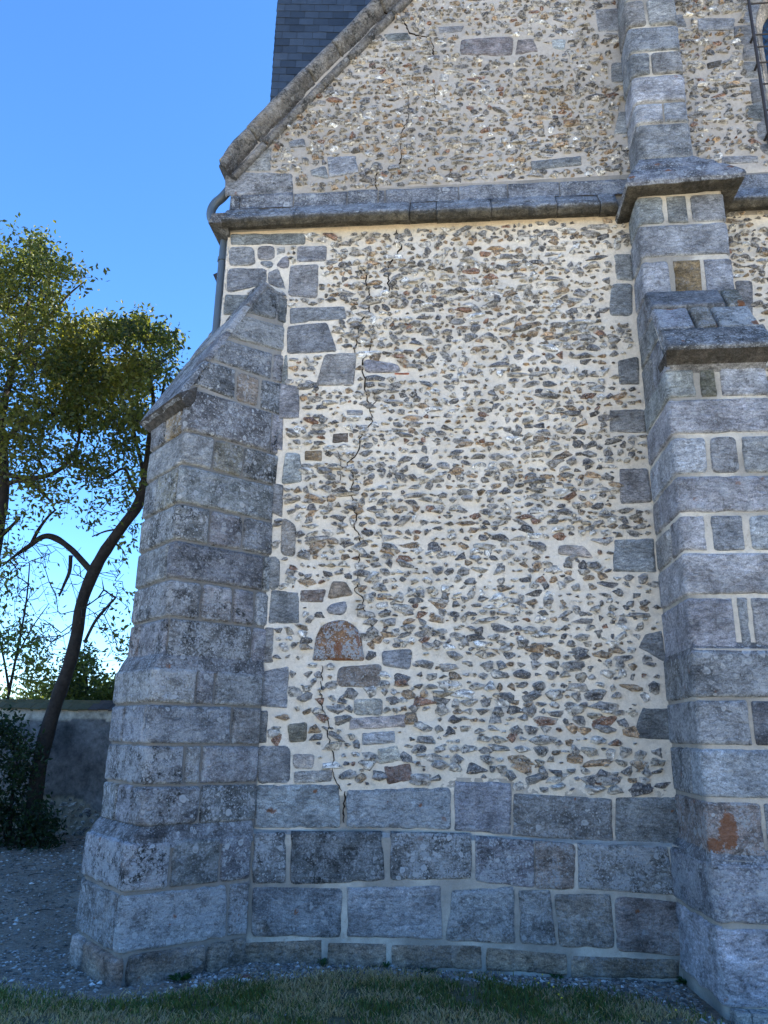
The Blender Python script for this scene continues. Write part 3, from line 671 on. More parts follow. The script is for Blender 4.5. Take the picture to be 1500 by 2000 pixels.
# flank above the drip: triangular gablet below the weathering slope.  u measured from the junction
pf = Path([db(0, 0), db(1.2, 0)], sign=1)
SL = [(-.02, 5.46), (.22, 5.56), (.85, 4.36)]
V = [(*db(0, .0), 4.2), (*db(.852, .0), 4.2), (*db(.852, .0), 4.36), (*db(.22, .0), 5.54), (*db(-.02, .0), 5.45)]
V2 = [(x+BX[0]*.73, y+BX[1]*.73, z) for x, y, z in V]
cb.add(V, [(0, 1, 2), (0, 2, 3), (0, 3, 4)], (.23, .225, .21), (0, 0, 0), 1); cb.add(V2, [(0, 1, 2), (0, 2, 3), (0, 3, 4)], (.23, .225, .21), (0, 0, 0), 1)
def fq(c, pts, code='d', **kw):
    q = []
    for x, y in pts:
        P_ = onplane(*cp(c, x, y), (1, -1, 0), (XJ, 0, 0)); q.append(((P_[:2]-J)@AX, P_[2]))
    q = [q[1], q[0], q[3], q[2]]
    block(cb, lambda S, Z, H: np.stack([J[0]+AX[0]*S-BX[0]*H, J[1]+AX[1]*S-BX[1]*H, Z+0*S], -1)[:, ::-1], q, code, wx=kw.get('wx', (.8, .9, .2)), gap=.004)
fq('C', [(715, 300), (795, 345), (790, 480), (612, 437)]); fq('C', [(798, 345), (858, 385), (850, 512), (793, 482)])
fq('C', [(598, 450), (835, 512), (832, 650), (505, 565)], 'n'); fq('C', [(492, 575), (768, 655), (762, 800), (425, 685)]); fq('C', [(772, 655), (838, 665), (822, 818), (766, 802)], 'n')
fq('C', [(418, 692), (572, 745), (568, 905), (345, 822)]); fq('C', [(580, 752), (700, 785), (692, 945), (572, 908)], 'b', wx=(.6, .6, .35)); fq('C', [(708, 790), (815, 815), (806, 985), (698, 950)])
# weathering slope slabs (top surface) with drip
def cap_map(S, Z, H):   # S along t, Z = distance down the slope from the apex
    u0, z0 = .22, 5.56; du, dz = .72, -1.36; L = math.hypot(du, dz); u = u0+du*Z/L; zz = z0+dz*Z/L; nu, nz = -dz/L, du/L
    uu = u+nu*H; zf = zz+nz*H
    return np.stack([J[0]+AX[0]*uu+BX[0]*S, J[1]+AX[1]*uu+BX[1]*S, zf], -1)
LS = math.hypot(.72, 1.36)
cv = [0, .34, .70, 1.08, LS]
for i in range(4):
    a, b = cv[i], cv[i+1]; js = [-.035, .38, .775] if i % 2 else [-.035, .25, .56, .775]
    for j in range(len(js)-1):
        if i == 3: js = [-.035, .775]
        if j >= len(js)-1: break
        block(cb, cap_map, [(js[j], a), (js[j+1], a), (js[j+1], b), (js[j], b)], 'd' if i != 1 else 'n', h=.03, gap=.002, wx=(.9, .8, .12))
lo = [db(.852, -.02), db(.94, -.04), db(.94, .775), db(.852, .75)]
cb.loft([db(.2, .01), db(.85, .01), db(.85, .725), db(.2, .725)], [5.3, 4.2, 4.2, 5.3], [db(.2, .01), db(.92, .01), db(.92, .725), db(.2, .725)], [5.57, 4.22, 4.22, 5.57], (.2, .2, .2), 0)
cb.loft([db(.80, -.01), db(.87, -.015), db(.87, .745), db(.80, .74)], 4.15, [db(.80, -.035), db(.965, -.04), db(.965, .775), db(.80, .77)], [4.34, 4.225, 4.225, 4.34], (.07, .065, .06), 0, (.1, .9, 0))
# top flat piece back to the wall
cb.loft([db(-.3, .0), db(.24, .0), db(.24, .73), db(.0, .73)], [5.3]*4, [db(-.05, -.02), db(.25, -.02), db(.25, .75), db(.0, .75)], [5.47, 5.585, 5.585, 5.47], (.15, .16, .17), 0, (.9, .8, .0))
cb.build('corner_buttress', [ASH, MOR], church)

# ---------------------------------------------------------------- right-hand buttress
rb = Acc()
BST = {'U': (1.60, 2.03, .33, 6.45, 10.2), '2': (XB0, XB1, .34, 5.10, 6.22), '3': (XB0, XB1, .73, 2.18, 4.36), '4': (1.522, 2.27, .765, .88, 2.20), 'c': (1.515, 2.36, .79, -.2, .885)}
def bpath(st):
    x0, x1, d, _, _ = BST[st]; return Path([(x0-(.065 if st == 'c' else 0), .03), (x0, -d), (x1, -d), (x1, .03)], sign=-1 if False else 1, r=.03 if st != 'c' else .05)
def bp(st):
    p = bpath(st)
    return p
for st in BST:
    p = bp(st); _, _, _, z0, z1 = BST[st]
    # make sure normals face out
    backing(rb, p, 0, p.c[-1], z0, z1, (.50, .47, .41) if st in 'U23' else (.36, .34, .30), amp=.003, h=-.002)
p_ = bp('2'); print('normal check', p_.n)
def bcourse(st, ya, yb, fj, codes, lj=(), wx=(.5, .35, .1), zs=None, vg=.008, zskew=0.0, **kw):
    p = bp(st); x0, x1, d, _, _ = BST[st]
    za = z_on_vertical(x0, -d, ya) if zs is None else zs[0]; zb = z_on_vertical(x0, -d, yb) if zs is None else zs[1]; zm = (za+zb)/2
    fs = [p.s_at(1, zm, f) for f in fj]; ls = [p.s_at(0, zm, l) for l in lj]
    j = [.03]+ls
    # first front block wraps round the corner
    cds = list(codes); first = fs[0] if fs else p.c[2]
    edges = [.03]+ls+[s for s in fs]+[p.c[2]]
    nl = len(ls)
    for i in range(len(edges)-1):
        a, b = edges[i], edges[i+1]; cd = 'n' if i < nl else cds[i-nl] if i-nl < len(cds) else 'n'
        g0_ = .002 if i == 0 else vg*.6; wrapend = (i == len(edges)-2)
        bb = b-vg*.6 if not wrapend else b+.15
        jt = random.uniform(-.01, .01)
        kk = dict(kw)
        if 'stain_i' in kk:
            si = kk.pop('stain_i')
            if si[0] == i-nl: kk['stain'] = si[1]
        block(rb, p, [(a+g0_, za-.003), (bb+jt*(not wrapend), za-.003), (bb, zb+.003), (a+g0_, zb+.003)], cd, wx=wx, gap=.005, **kk)
    x = p.c[2]+.17
    while x < p.c[3]-.05:
        wdt = min(random.uniform(.3, .5), p.c[3]-x); block(rb, p, [(x, za), (x+wdt, za), (x+wdt, zb), (x, zb)], 'n', wx=wx); x += wdt+.01
fx = lambda c, x: cp(c, x, 0)[0]
# upper narrow stage
uc = [(4, 56, [fx('B', 952)], 'nn'), (57, 105, [], 'l'), (106, 151, [fx('B', 970)], 'nn'), (152, 204, [], 'l'), (205, 245, [fx('B', 1028)], 'll'), (246, 318, [], 'n')]
for a, b, f, c in uc: bcourse('U', a, b, f, c, h=.02)
zt_ = z_on_vertical(1.60, -.33, 3)
for k in range(8): bcourse('U', 0, 0, [] if k % 2 else [], 'n', zs=(zt_+.27*(k+1)-.006, zt_+.27*k))
# stage 2
bcourse('2', 386, 441, [fx('B', 1036), fx('B', 1145)], 'lnn', wx=(.3, .2, 0), vg=.02)
bcourse('2', 442, 505, [], 'l')
TINTS['v'] = (.17, .13, .075)
bcourse('2', 511, 578, [fx('D', 775), fx('D', 992)], 'lvl', vg=.02, wx=(.4, .3, 0))
bcourse('2', 579, 640, [], 'n')
# stage 3 (front blocks)
bcourse('3', 724, 779, [fx('D', 957), fx('D', 1100)], 'pgp', vg=.022, zs=(z_on_vertical(XB0, -.73, 722), z_on_vertical(XB0, -.73, 779)))
bcourse('3', 780, 850, [], 'p', wx=(.7, .3, 0))
bcourse('3', 854, 928, [fx('D', 1032), fx('D', 1260)], 'lnl', vg=.02)
bcourse('3', 929, 1003, [], 'l', [1291])
bcourse('3', 1006, 1078, [fx('F', 1115), fx('F', 1362)], 'lnl', [1312], vg=.03)
bcourse('3', 1079, 1163, [], 'p', wx=(.8, .3, 0))
bcourse('3', 1166, 1272, [fx('F', 1300), fx('F', 1392)], 'lnn', wx=(.4, .3, 0), vg=.018)
bcourse('4', 1273, 1364, [], 'n', [1330], wx=(1.1, .9, .1), zs=(2.19, z_on_vertical(1.522, -.765, 1364)))
bcourse('4', 1365, 1457, [fx('F', 1393)], 'ld', wx=(.8, .5, 0))
bcourse('4', 1459, 1560, [], 'l', [1352], wx=(.9, .4, .1))
bcourse('4', 1563, 1668, [fx('I', 1478)], 'ol', wx=(.8, .5, .1), stain_i=(0, [(.80, .55, .07, .45, 1.), (.72, .80, .08, .22, .9)]), zs=(z_on_vertical(1.522, -.765, 1563), .90))
bcourse('c', 1685, 1806, [], 'l', wx=(1.2, .4, .05), zs=(.875, z_on_vertical(1.515, -.79, 1806)), rough=1.5)
bcourse('c', 1809, 1955, [], 'p', wx=(1.2, .9, .1), zs=(z_on_vertical(1.515, -.79, 1808), .075), rough=2.2, dirt=.12)
# ledges between stages 3/4 and plinth
for lo_, hi_, za, zb in (('4', '3', 2.19, 2.225), ('c', '4', .87, .925)):
    a0, a1, ad, _, _ = BST[lo_]; b0, b1, bd, _, _ = BST[hi_]
    rb.loft([(a0-.012-(.065 if lo_ == 'c' else 0), .02), (a0-.012, -ad-.014), (a1+.012, -ad-.014), (a1+.012, .02)], za-.03, [(b0, .02), (b0, -bd), (b1, -bd), (b1, .02)], zb+.02, (.16, .165, .175), 0, (.9, .5, .1), cap=False)
# triangular flanks between stage 2 and stage 3 (x = XB0 and x = XB1)
for xx in (XB0, XB1):
    rb.add([(xx, -.3, 4.3), (xx, -.73, 4.3), (xx, -.73, 4.40), (xx, -.33, 5.16)], [(0, 1, 2, 3)], (.40, .38, .34), (0, 0, 0), 1)
def lfm(S, Z, H): return np.stack([XB0-H, -np.asarray(S)+0*H, Z+0*H], -1)
for zl, zh in ((4.27, 4.62), (4.63, 4.88), (4.89, 5.12)):
    dl = lambda z: .74-(z-4.36)*.50
    a = .03; mid_ = .36
    block(rb, lfm, [(a, zh), (mid_, zh), (mid_, zl), (a, zl)], 'n', wx=(.3, .3, 0)); block(rb, lfm, [(mid_+.004, zh), (dl(zh)-.01, zh), (dl(zl)-.01, zl), (mid_+.004, zl)], 'n', wx=(.4, .3, 0))
def slope_map(pa, pb):   # pa,pb = (y,z) of upper and lower edge
    L = math.hypot(pb[0]-pa[0], pb[1]-pa[1]); dy, dz = (pb[0]-pa[0])/L, (pb[1]-pa[1])/L
    return (lambda S, Z, H: np.stack([S+0*H, pa[0]+dy*Z+dz*H, pa[1]+dz*Z-dy*H], -1)), L
sm1, L1 = slope_map((-.33, 5.18), (-.86, 4.37))
def slab(x0, x1, a, b, cd, **kw): block(rb, sm1, [(x0, a), (x1, a), (x1, b), (x0, b)], cd, h=kw.pop('h', .035), gap=.002, wx=(.9, .7, .25), **kw)
slab(XB0-.02, 2.12, .0, .30, 'd'); slab(2.125, XB1+.02, .0, .30, 'g', stain=[(.7, .9, .3, .2, .9)])
slab(XB0-.02, 1.80, .31, .66, 'n', stain=[(.5, .05, .4, .1, .8)]); slab(1.81, 1.97, .31, .66, 'g'); slab(1.98, XB1+.025, .31, .66, 'n', stain=[(.9, .85, .2, .15, .9)])
slab(XB0-.03, XB1+.045, .67, L1, 'd', h=.045)
rb.loft([(XB0, .02), (XB0, -.72), (XB1, -.72), (XB1, .02)], [4.9, 4.25, 4.25, 4.9], [(XB0, .02), (XB0, -.80), (XB1, -.80), (XB1, .02)], [5.15, 4.37, 4.37, 5.15], (.2, .2, .2), 0)
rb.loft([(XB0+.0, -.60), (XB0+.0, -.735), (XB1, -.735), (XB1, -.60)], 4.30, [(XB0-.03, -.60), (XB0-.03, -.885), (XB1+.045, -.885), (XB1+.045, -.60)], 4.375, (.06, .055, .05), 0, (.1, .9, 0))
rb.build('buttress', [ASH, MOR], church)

# ---------------------------------------------------------------- string course and hood over the buttress
sc_ = Acc()
def zt(x): return 6.235-.016*np.asarray(x)
prof = [(-.03, .385), (.018, .385), (.022, .23), (.035, .215), (.155, .05), (.165, .035), (.162, -.005), (.10, -.03), (.05, -.01), (.02, .0), (-.03, .005)]
def dense(pr, st=.02):
    o = []
    for a, b in zip(pr[:-1], pr[1:]):
        n = max(1, int(math.hypot(b[0]-a[0], b[1]-a[1])/st)); o += [(a[0]+(b[0]-a[0])*i/n, a[1]+(b[1]-a[1])*i/n) for i in range(n)]
    return np.array(o+[pr[-1]])
def string_seg(x0, x1, seed, lower=True):
    pr = dense(prof[3:] if lower else prof[:4]); n = max(3, int((x1-x0)/.03)); xs_ = np.concatenate([[x0+.002], np.linspace(x0+.010, x1-.010, n), [x1-.002]])
    Xg, K = np.meshgrid(xs_, np.arange(len(pr)), indexing='ij'); D = pr[K, 0]; Zr = pr[K, 1]
    e = np.ones_like(Xg); e[0] = e[-1] = 0
    jx, jz = random.uniform(-.006, .01), random.uniform(-.006, .006)
    chip = -.018*np.clip(fbm(Xg*9, Zr*8, seed, 3, 5)-.12, 0, 1)*2
    D2 = D+jx+.007*fbm(Xg*10, Zr*14, seed, 3, 7)+chip*(D > .1); D2 = np.where(e > 0, D2, D2-.014)
    P_ = np.stack([Xg, -D2, zt(Xg)+Zr+jz+.006*fbm(Xg*5, Zr*6, seed, 3, 12)], -1)
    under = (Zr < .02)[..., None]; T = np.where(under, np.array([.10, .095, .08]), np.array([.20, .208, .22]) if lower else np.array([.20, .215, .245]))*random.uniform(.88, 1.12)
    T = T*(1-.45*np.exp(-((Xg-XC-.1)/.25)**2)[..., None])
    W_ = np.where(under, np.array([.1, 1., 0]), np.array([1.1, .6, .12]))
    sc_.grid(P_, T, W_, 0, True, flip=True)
pxs = [436, 566, 580, 798, 850, 958, 963, 1090, 1174, 1226]
xe = [XC-.03]+[float(Wp(p, 425, -.16)[0]) for p in (573, 799, 852, 960, 1090, 1175)]+[1.42]
for i in range(len(xe)-1): string_seg(xe[i], xe[i+1], i+1)
xu = [XC]+[float(Wp(p, 380, -.02)[0]) for p in (470, 573, 678, 738, 752, 896, 992, 1094)]+[1.56]
for i in range(len(xu)-1): string_seg(xu[i], xu[i+1], i+31, False)
x = 2.36
k = 0
while x < XR: string_seg(x, x+.7, 60+k); string_seg(x-.1-(k == 0)*.1, x+.6, 80+k, False); x += .7; k += 1
# return of the moulding along the side wall
sc_.loft([(XC+.02, -.155), (XC-.15, -.155), (XC-.15, .9), (XC+.02, .9)], 6.26, [(XC+.02, -.16), (XC-.12, -.16), (XC-.12, .9), (XC+.02, .9)], 6.36, (.13, .13, .14), 0, (.6, .8, 0))
sc_.loft([(XC+.02, .0), (XC-.005, .0), (XC-.005, .9), (XC+.02, .9)], 6.2, [(XC+.02, -.1), (XC-.15, -.155), (XC-.15, .9), (XC+.02, .9)], 6.26, (.10, .10, .10), 0, (.2, 1, 0))
# backing of joints
backing(sc_, wm, XC, 1.6, 6.25, 6.66, (.30, .28, .25), h=.006)
backing(sc_, wm, 2.2, XR, 6.15, 6.60, (.30, .28, .25), h=.006)
sc_.build('string_course', [ASH, MOR], church)
hd = Acc()
def ring(x0, x1, d, n=26):
    pts = []
    for a, b in (((x0, .02), (x0, -d)), ((x0, -d), (x1, -d)), ((x1, -d), (x1, .02))):
        for t in np.linspace(0, 1, n, endpoint=False): pts.append((a[0]+(b[0]-a[0])*t, a[1]+(b[1]-a[1])*t))
    pts.append((x1, .02)); return np.array(pts)
levels = [(XB0+.0, XB1, .34, 6.14), (1.47, 2.33, .42, 6.125), (1.425, 2.385, .50, 6.13), (1.41, 2.40, .515, 6.165), (1.42, 2.39, .505, 6.20), (1.47, 2.28, .455, 6.31), (1.53, 2.16, .40, 6.42), (1.585, 2.05, .345, 6.52), (1.605, 2.025, .325, 6.53)]
G3 = []
for x0, x1, d, z_ in levels:
    r_ = ring(x0, x1, d); zz = z_+.03*(r_[:, 0]-1.4)
    G3.append(np.c_[r_, zz])
def densify(G, n=4):
    o = []
    for a, b in zip(G[:-1], G[1:]):
        for t in np.linspace(0, 1, n, endpoint=False): o.append(a*(1-t)+b*t)
    return np.stack(o+[G[-1]])
G3 = densify([np.array(g) for g in G3])
nz_ = .010*fbm(G3[..., 0]*9, G3[..., 1]*9, G3[..., 2]*12, 4, 5)
course = np.abs(((G3[..., 2]-6.20-.03*(G3[..., 0]-1.4))/.16) % 1.0) < .10
nz_ = nz_-.010*(course & (G3[..., 2] > 6.25))-.008*(np.abs(((G3[..., 0]*5.2) % 1)) < .06)*(G3[..., 2] > 6.3)
G3[..., 1] -= nz_; G3[..., 0] -= nz_*.3; G3[..., 2] += nz_*.6
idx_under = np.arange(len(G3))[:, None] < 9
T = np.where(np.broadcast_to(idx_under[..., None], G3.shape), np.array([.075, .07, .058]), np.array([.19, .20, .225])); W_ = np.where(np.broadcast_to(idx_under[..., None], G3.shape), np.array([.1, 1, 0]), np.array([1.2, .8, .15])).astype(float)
for ox, oz in ((1.47, 6.23), (1.78, 6.30), (1.72, 6.42), (2.3, 6.30)):
    W_[..., 2] = np.maximum(W_[..., 2], .9*np.exp(-(((G3[..., 0]-ox)/.05)**2+((G3[..., 2]-oz)/.03)**2)))
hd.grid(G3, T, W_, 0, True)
hd.build('buttress_hood', ASH, church)

# ---------------------------------------------------------------- gable coping
gc = Acc()
gd = np.array([1, 0, GS]); gd = gd/np.linalg.norm(gd); gn = np.array([-gd[2], 0, gd[0]])   # up-left normal in the wall plane
cprof = [(-.20, -.01), (-.20, .05), (-.165, .075), (-.13, .055), (-.095, -.005), (-.06, .01), (-.03, .10), (.0, .135), (.035, .14), (.065, .12), (.085, .07), (.085, .0), (.085, -.75)]
def cope_seg(a, b, seed, kneel=False):
    pr = dense(cprof[:-1], .018); pr = np.concatenate([pr, [[.09, -.75]]]); n = max(3, int((b-a)/.03)); tt = np.concatenate([[a+.001], np.linspace(a+.01, b-.01, n), [b-.001]])
    Tg, K = np.meshgrid(tt, np.arange(len(pr)), indexing='ij'); Nn = pr[K, 0].copy(); D = pr[K, 1].copy()
    if kneel:  # beaked lowest stone curls in towards the corner
        f_ = np.clip(1-(Tg-a)/.28, 0, 1)**2; Nn -= .075*f_*(Nn > -.1); D -= .02*f_
    j1, j2 = random.uniform(-.008, .008), random.uniform(-.008, .008)
    D2 = D+j1+.008*fbm(Tg*9, Nn*16, seed, 3, 7); N2 = Nn+j2+.008*fbm(Tg*6, Nn*8, seed, 3, 8)
    D2[0] -= .05; D2[-1] -= .05
    P_ = g0[None, None]+Tg[..., None]*gd+N2[..., None]*gn; P_[..., 1] = -D2
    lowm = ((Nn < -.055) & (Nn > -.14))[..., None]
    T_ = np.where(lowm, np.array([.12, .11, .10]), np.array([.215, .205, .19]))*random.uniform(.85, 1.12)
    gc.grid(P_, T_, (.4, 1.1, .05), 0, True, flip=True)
def tpos(px, py): return float((Wp(px, py)-g0)@gd)
ct = [-.03, tpos(497, 272), tpos(612, 160), tpos(660, 108), tpos(745, 22), tpos(745, 22)+.75]
while ct[-1] < 9.0: ct.append(ct[-1]+random.uniform(.5, .9))
for i in range(len(ct)-1): cope_seg(ct[i], ct[i+1], i, i == 0)
# mortar core behind the joints
for s_ in np.arange(ct[0]+.05, 9.0, .3):
    a = g0+gd*s_; b = g0+gd*min(s_+.3, 9.0)
    V = []
    for p in (a, b):
        for nn, yy in ((-.19, -.03), (-.15, -.03), (-.13, .02), (-.04, .02), (.04, -.10), (.065, -.02), (.065, .6), (-.19, .6)): q = p+gn*nn; V.append((q[0], yy, q[2]))
    gc.add(V, [(i, (i+1) % 8, 8+(i+1) % 8, 8+i) for i in range(8)], (.40, .36, .29), (0, 0, 0), 1)
# beak end face at the kneeler
e0 = g0+gd*(-.03); V = []
for nn, dd in cprof[:-1]: q = e0+gn*(nn-(.075 if nn > -.1 else 0)); V.append((q[0], -dd*.9, q[2]))
V.append((e0[0], .6, e0[2])); 
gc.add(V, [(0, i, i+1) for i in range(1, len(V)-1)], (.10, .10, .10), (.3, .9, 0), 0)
gc.build('gable_coping', [ASH, MOR], church)

# ---------------------------------------------------------------- nave roof, tower
rf = Acc()
RXG = 3.45
a = g0; bz = float(gable_z(RXG))
for sx in (1, -1):
    e = (g0[0]-.12) if sx > 0 else (2*RXG-g0[0]+.12); ez = float(gable_z(g0[0]-.12))+.0
    nrow = 40
    for r in range(nrow):
        t0, t1 = r/nrow, (r+1)/nrow+.012
        xa, za = e+(RXG-e)*t0, ez+(bz-ez)*t0; xb, zb = e+(RXG-e)*t1, ez+(bz-ez)*t1
        V = [(xa, .6, za+.02), (xa, 17, za+.02), (xb, 17, zb-.005), (xb, .6, zb-.005)]
        rf.add(V, [(0, 1, 2, 3)], (.05, .06, .075))
rf.build('nave_roof', SLATE, church)
fx_ = Acc()   # right half of the church, behind what the photo can show
fx_.box((XR, .0, 0), (2*RXG-XC, .7, 7.0), (.5, .45, .38)); fx_.box((2*RXG-XC-.6, 0, 0), (2*RXG-XC, 16, 6.6), (.5, .45, .38)); fx_.box((XC, 15.4, 0), (2*RXG-XC, 16, 6.6), (.5, .45, .38))
V = [(XR, .3, 7.0), (2*RXG-XC, .3, 7.0), (XR, .3, float(gable_z(2*RXG-XR)))]; fx_.add(V+[(x_, y_+.4, z_) for x_, y_, z_ in V], [(0, 1, 2), (3, 5, 4), (0, 3, 4, ), (0, 4, 1), (1, 4, 5), (1, 5, 2)], (.5, .45, .38))
V = [(XC, 15.7, 6.6), (2*RXG-XC, 15.7, 6.6), (RXG, 15.7, bz-.05)]; fx_.add(V, [(0, 1, 2)], (.5, .45, .38))
fx_.build('far_wall', MOR, church)
tw = Acc()
ta = radians(6.0); tcx = -1.98; ty = .95
tdx = np.array([cos(ta), sin(ta)]); tdy = np.array([.03, 1.0])
TP = Wp(533, 130, ty); T0 = np.array([TP[0], ty]); TW, TD, TZ0, TZ1 = 4.6, 4.4, 7.2, 15.5
def tpt(u, v, z, lean=.0): q = T0+tdx*(u)+tdy*v; return (q[0], q[1], z)
def tface(kind):
    rows = int((TZ1-TZ0)/.108)
    for r in range(rows):
        z0_ = TZ0+r*.108; off = (r % 2)*.09+random.uniform(-.01, .01); u = -off
        Wd = TW if kind in 'fb' else TD
        while u < Wd:
            ww = .18+random.uniform(-.012, .012); u0, u1 = max(u, 0), min(u+ww, Wd)
            if u1-u0 > .02:
                jz = random.uniform(-.004, .004); tk = random.uniform(.006, .009); c = np.array([.030, .043, .063])*random.uniform(.6, 1.4)
                pts = []
                for uu, zz, dd in ((u0+.003, z0_+jz, tk), (u1-.003, z0_+jz+random.uniform(-.002, .002), tk), (u1-.003, z0_+.125, .001), (u0+.003, z0_+.125, .001), (u0+.003, z0_+jz, 0), (u1-.003, z0_+jz, 0)):
                    if kind == 'f': pts.append(tpt(uu, -dd, zz))
                    elif kind == 'l': pts.append(tpt(-dd, uu, zz))
                    elif kind == 'r': pts.append(tpt(Wd*0+TW+dd, uu, zz))
                    else: pts.append(tpt(uu, TD+dd, zz))
                tw.add(pts, [(0, 1, 2, 3), (4, 5, 1, 0)], c)
            u += ww
for k in 'flrb': tface(k)
cor = np.array([tpt(0, 0, 0)[:2], tpt(TW, 0, 0)[:2], tpt(TW, TD, 0)[:2], tpt(0, TD, 0)[:2]]); cc = cor.mean(0)
tw.loft(cor*.998+cc*.002, TZ0, cor*.998+cc*.002, TZ1, (.02, .022, .025)); tw.loft(cc+(cor-cc)*1.1, TZ1, cc+(cor-cc)*.02, 21.5, (.035, .05, .07))
tw.build('slate_tower', SLATE, church)

# ---------------------------------------------------------------- rose window with guard
win = Acc()
def outline(g, y, n=40):   # jamb - arch - jamb line of the opening grown by g
    cx = (WX0+WX1)/2; r = WR+g; P = [(cx-r, y, z) for z in np.linspace(WZ0-max(g, 0), WSP, 20, endpoint=False)]
    P += [(cx-r*cos(t), y, WSP+r*sin(t)) for t in np.linspace(0, pi, n)]; P += [(cx+r, y, z) for z in np.linspace(WSP, WZ0-max(g, 0), 21)[1:]]
    return np.array(P)
Gw = densify([outline(.0, -.006), outline(-.015, .0), outline(-.09, .10), outline(-.10, .22)], 3)
win.grid(Gw, np.array([.50, .44, .36])*(1+.3*fbm(Gw[..., 2]*5, Gw[..., 1]*5, 0, 3, 3))[..., None], (.1, .3, 0), 0, True)
def om(S, Z, H):  # S runs along the outline, Z outward
    A_ = outline(0, 0, 60)[:, [0, 2]]; L_ = np.concatenate([[0], np.cumsum(np.linalg.norm(np.diff(A_, axis=0), axis=1))]); S_ = np.clip(S, 0, L_[-1])
    x = np.interp(S_, L_, A_[:, 0]); z = np.interp(S_, L_, A_[:, 1]); e = .01; x2 = np.interp(np.clip(S_+e, 0, L_[-1]), L_, A_[:, 0]); z2 = np.interp(np.clip(S_+e, 0, L_[-1]), L_, A_[:, 1]); x1 = np.interp(np.clip(S_-e, 0, L_[-1]), L_, A_[:, 0]); z1 = np.interp(np.clip(S_-e, 0, L_[-1]), L_, A_[:, 1])
    dx, dz = x2-x1, z2-z1; l = np.hypot(dx, dz)+1e-9
    return np.stack([x-dz/l*Z, -np.asarray(H)+0*x, z+dx/l*Z], -1)
s_ = 0.0; Lo = 2*(WSP-WZ0)+pi*WR; k = 0
while s_ < Lo-.1:
    ln = min(random.uniform(.20, .30), Lo-s_); wd_ = (.13, .20)[k % 2]+random.uniform(-.02, .03)
    block(win, om, [(s_+.004, wd_), (s_+ln-.004, wd_), (s_+ln-.004, -.002), (s_+.004, -.002)], 'n', wx=(.5, .3, 0)); s_ += ln; k += 1
win.box((WX0-.06, -.05, WZ0-.12), (WX1+.06, .22, WZ0), (.26, .26, .27))
wf = win.build('window', ASH, church)
gl = Acc(); o_ = outline(-.08, .2); gl.add(np.concatenate([o_, [[(WX0+WX1)/2, .2, WSP-.3]]]), [(i, (i+1) % len(o_), len(o_)) for i in range(len(o_))]); gl.build('glass', LEAD, wf)
lt = Acc()
for sgn in (1, -1):
    d = np.array([1, 0, sgn*1.35]); d /= np.linalg.norm(d); nrm = np.array([-d[2], 0, d[0]]); c0 = np.array([(WX0+WX1)/2, .19, (WZ0+WSP)/2+.2])
    for k in np.arange(-1.6, 1.6, .085):
        t = np.linspace(-2, 2, 400); q = c0+nrm*k+d*t[:, None]; ins = win_d(q[:, 0], q[:, 2], -.09) < 0
        if ins.sum() > 4: w_ = np.where(ins)[0]; lt.tube([q[w_[0]], q[w_[-1]]], .004, 4)
lt.build('lead_lattice', IRON, wf)
gb = Acc(); gxa = float(Wp(1480, 120, -.10)[0]); gxb = WX1+(WX0-gxa)
for xx in (gxa, gxb): gb.tube([(xx, -.10, WZ0-.15), (xx, -.10, 9.3)], .014, 6)
zb_ = [float(Wp(1490, py, -.10)[2]) for py in (6, 67, 91, 122)]
for zz in zb_+[zb_[-1]-.25, zb_[-1]-.55, WZ0-.1, 9.25]:
    gb.tube([(gxa, -.10, zz), (gxb, -.10, zz)], .009, 6)
for zz in (zb_[-1], zb_[1], WZ0, 9.0):
    for xx in (gxa, gxb): gb.tube([(xx, -.11, zz), (xx, .02, zz)], .012, 6)
for xx in np.linspace(gxa, gxb, 8)[1:-1]: gb.tube([(xx, -.10, WZ0-.1), (xx, -.10, 9.25)], .006, 5)
gb.build('window_guard', IRON, wf)

# ---------------------------------------------------------------- drainpipe
dp = Acc()
def wp3(px, py, y): return Wp(px, py, y)
YD = .10
pts = [wp3(446, 372, YD), wp3(434, 386, YD), wp3(421, 397, YD), wp3(413, 411, YD), wp3(413, 426, YD), wp3(422, 438, YD), wp3(434, 449, YD), wp3(440, 462, YD)]
x_ = XC-.055
pts = [np.array(p) for p in pts]
pts += [np.array([x_-.01, YD, 6.10]), np.array([x_-.01, YD, 5.6]), np.array([x_-.01, YD, 4.8]), np.array([x_-.01, YD, 3.0]), np.array([x_-.01, YD, .05])]
sm_ = []
for i in range(len(pts)-1):
    p0 = pts[max(i-1, 0)]; p1 = pts[i]; p2 = pts[i+1]; p3 = pts[min(i+2, len(pts)-1)]
    for t in np.linspace(0, 1, 6, endpoint=False): sm_.append(.5*((2*p1)+(-p0+p2)*t+(2*p0-5*p1+4*p2-p3)*t*t+(-p0+3*p1-3*p2+p3)*t**3))
sm_.append(pts[-1]); dp.tube(sm_, .045, 12)
for zc in (6.02, 4.9, 3.2): dp.tube([(x_-.01, YD, zc-.02), (x_-.01, YD, zc+.02)], .054, 12)
dp.build('drainpipe', ZINC, church)
fl = Acc()
FP = Wp(427, 555, .55)
R_ = None
fl.add([(-2.60, .48, 5.62), (-2.26, .48, 5.62), (-2.26, .75, 5.62), (-2.60, .75, 5.62), (-2.55, .48, 5.56), (-2.26, .48, 5.56), (-2.26, .75, 5.56), (-2.55, .75, 5.56)], [(0, 1, 2, 3), (4, 7, 6, 5), (0, 4, 5, 1), (3, 2, 6, 7), (0, 3, 7, 4), (1, 5, 6, 2)], (.02, .02, .02))
fo = Acc(); o_ = Wp(418, 537, .5)
q = [Wp(417, 536, .5), Wp(437, 527, .5), Wp(437, 572, .5), Wp(434, 570, .5)]
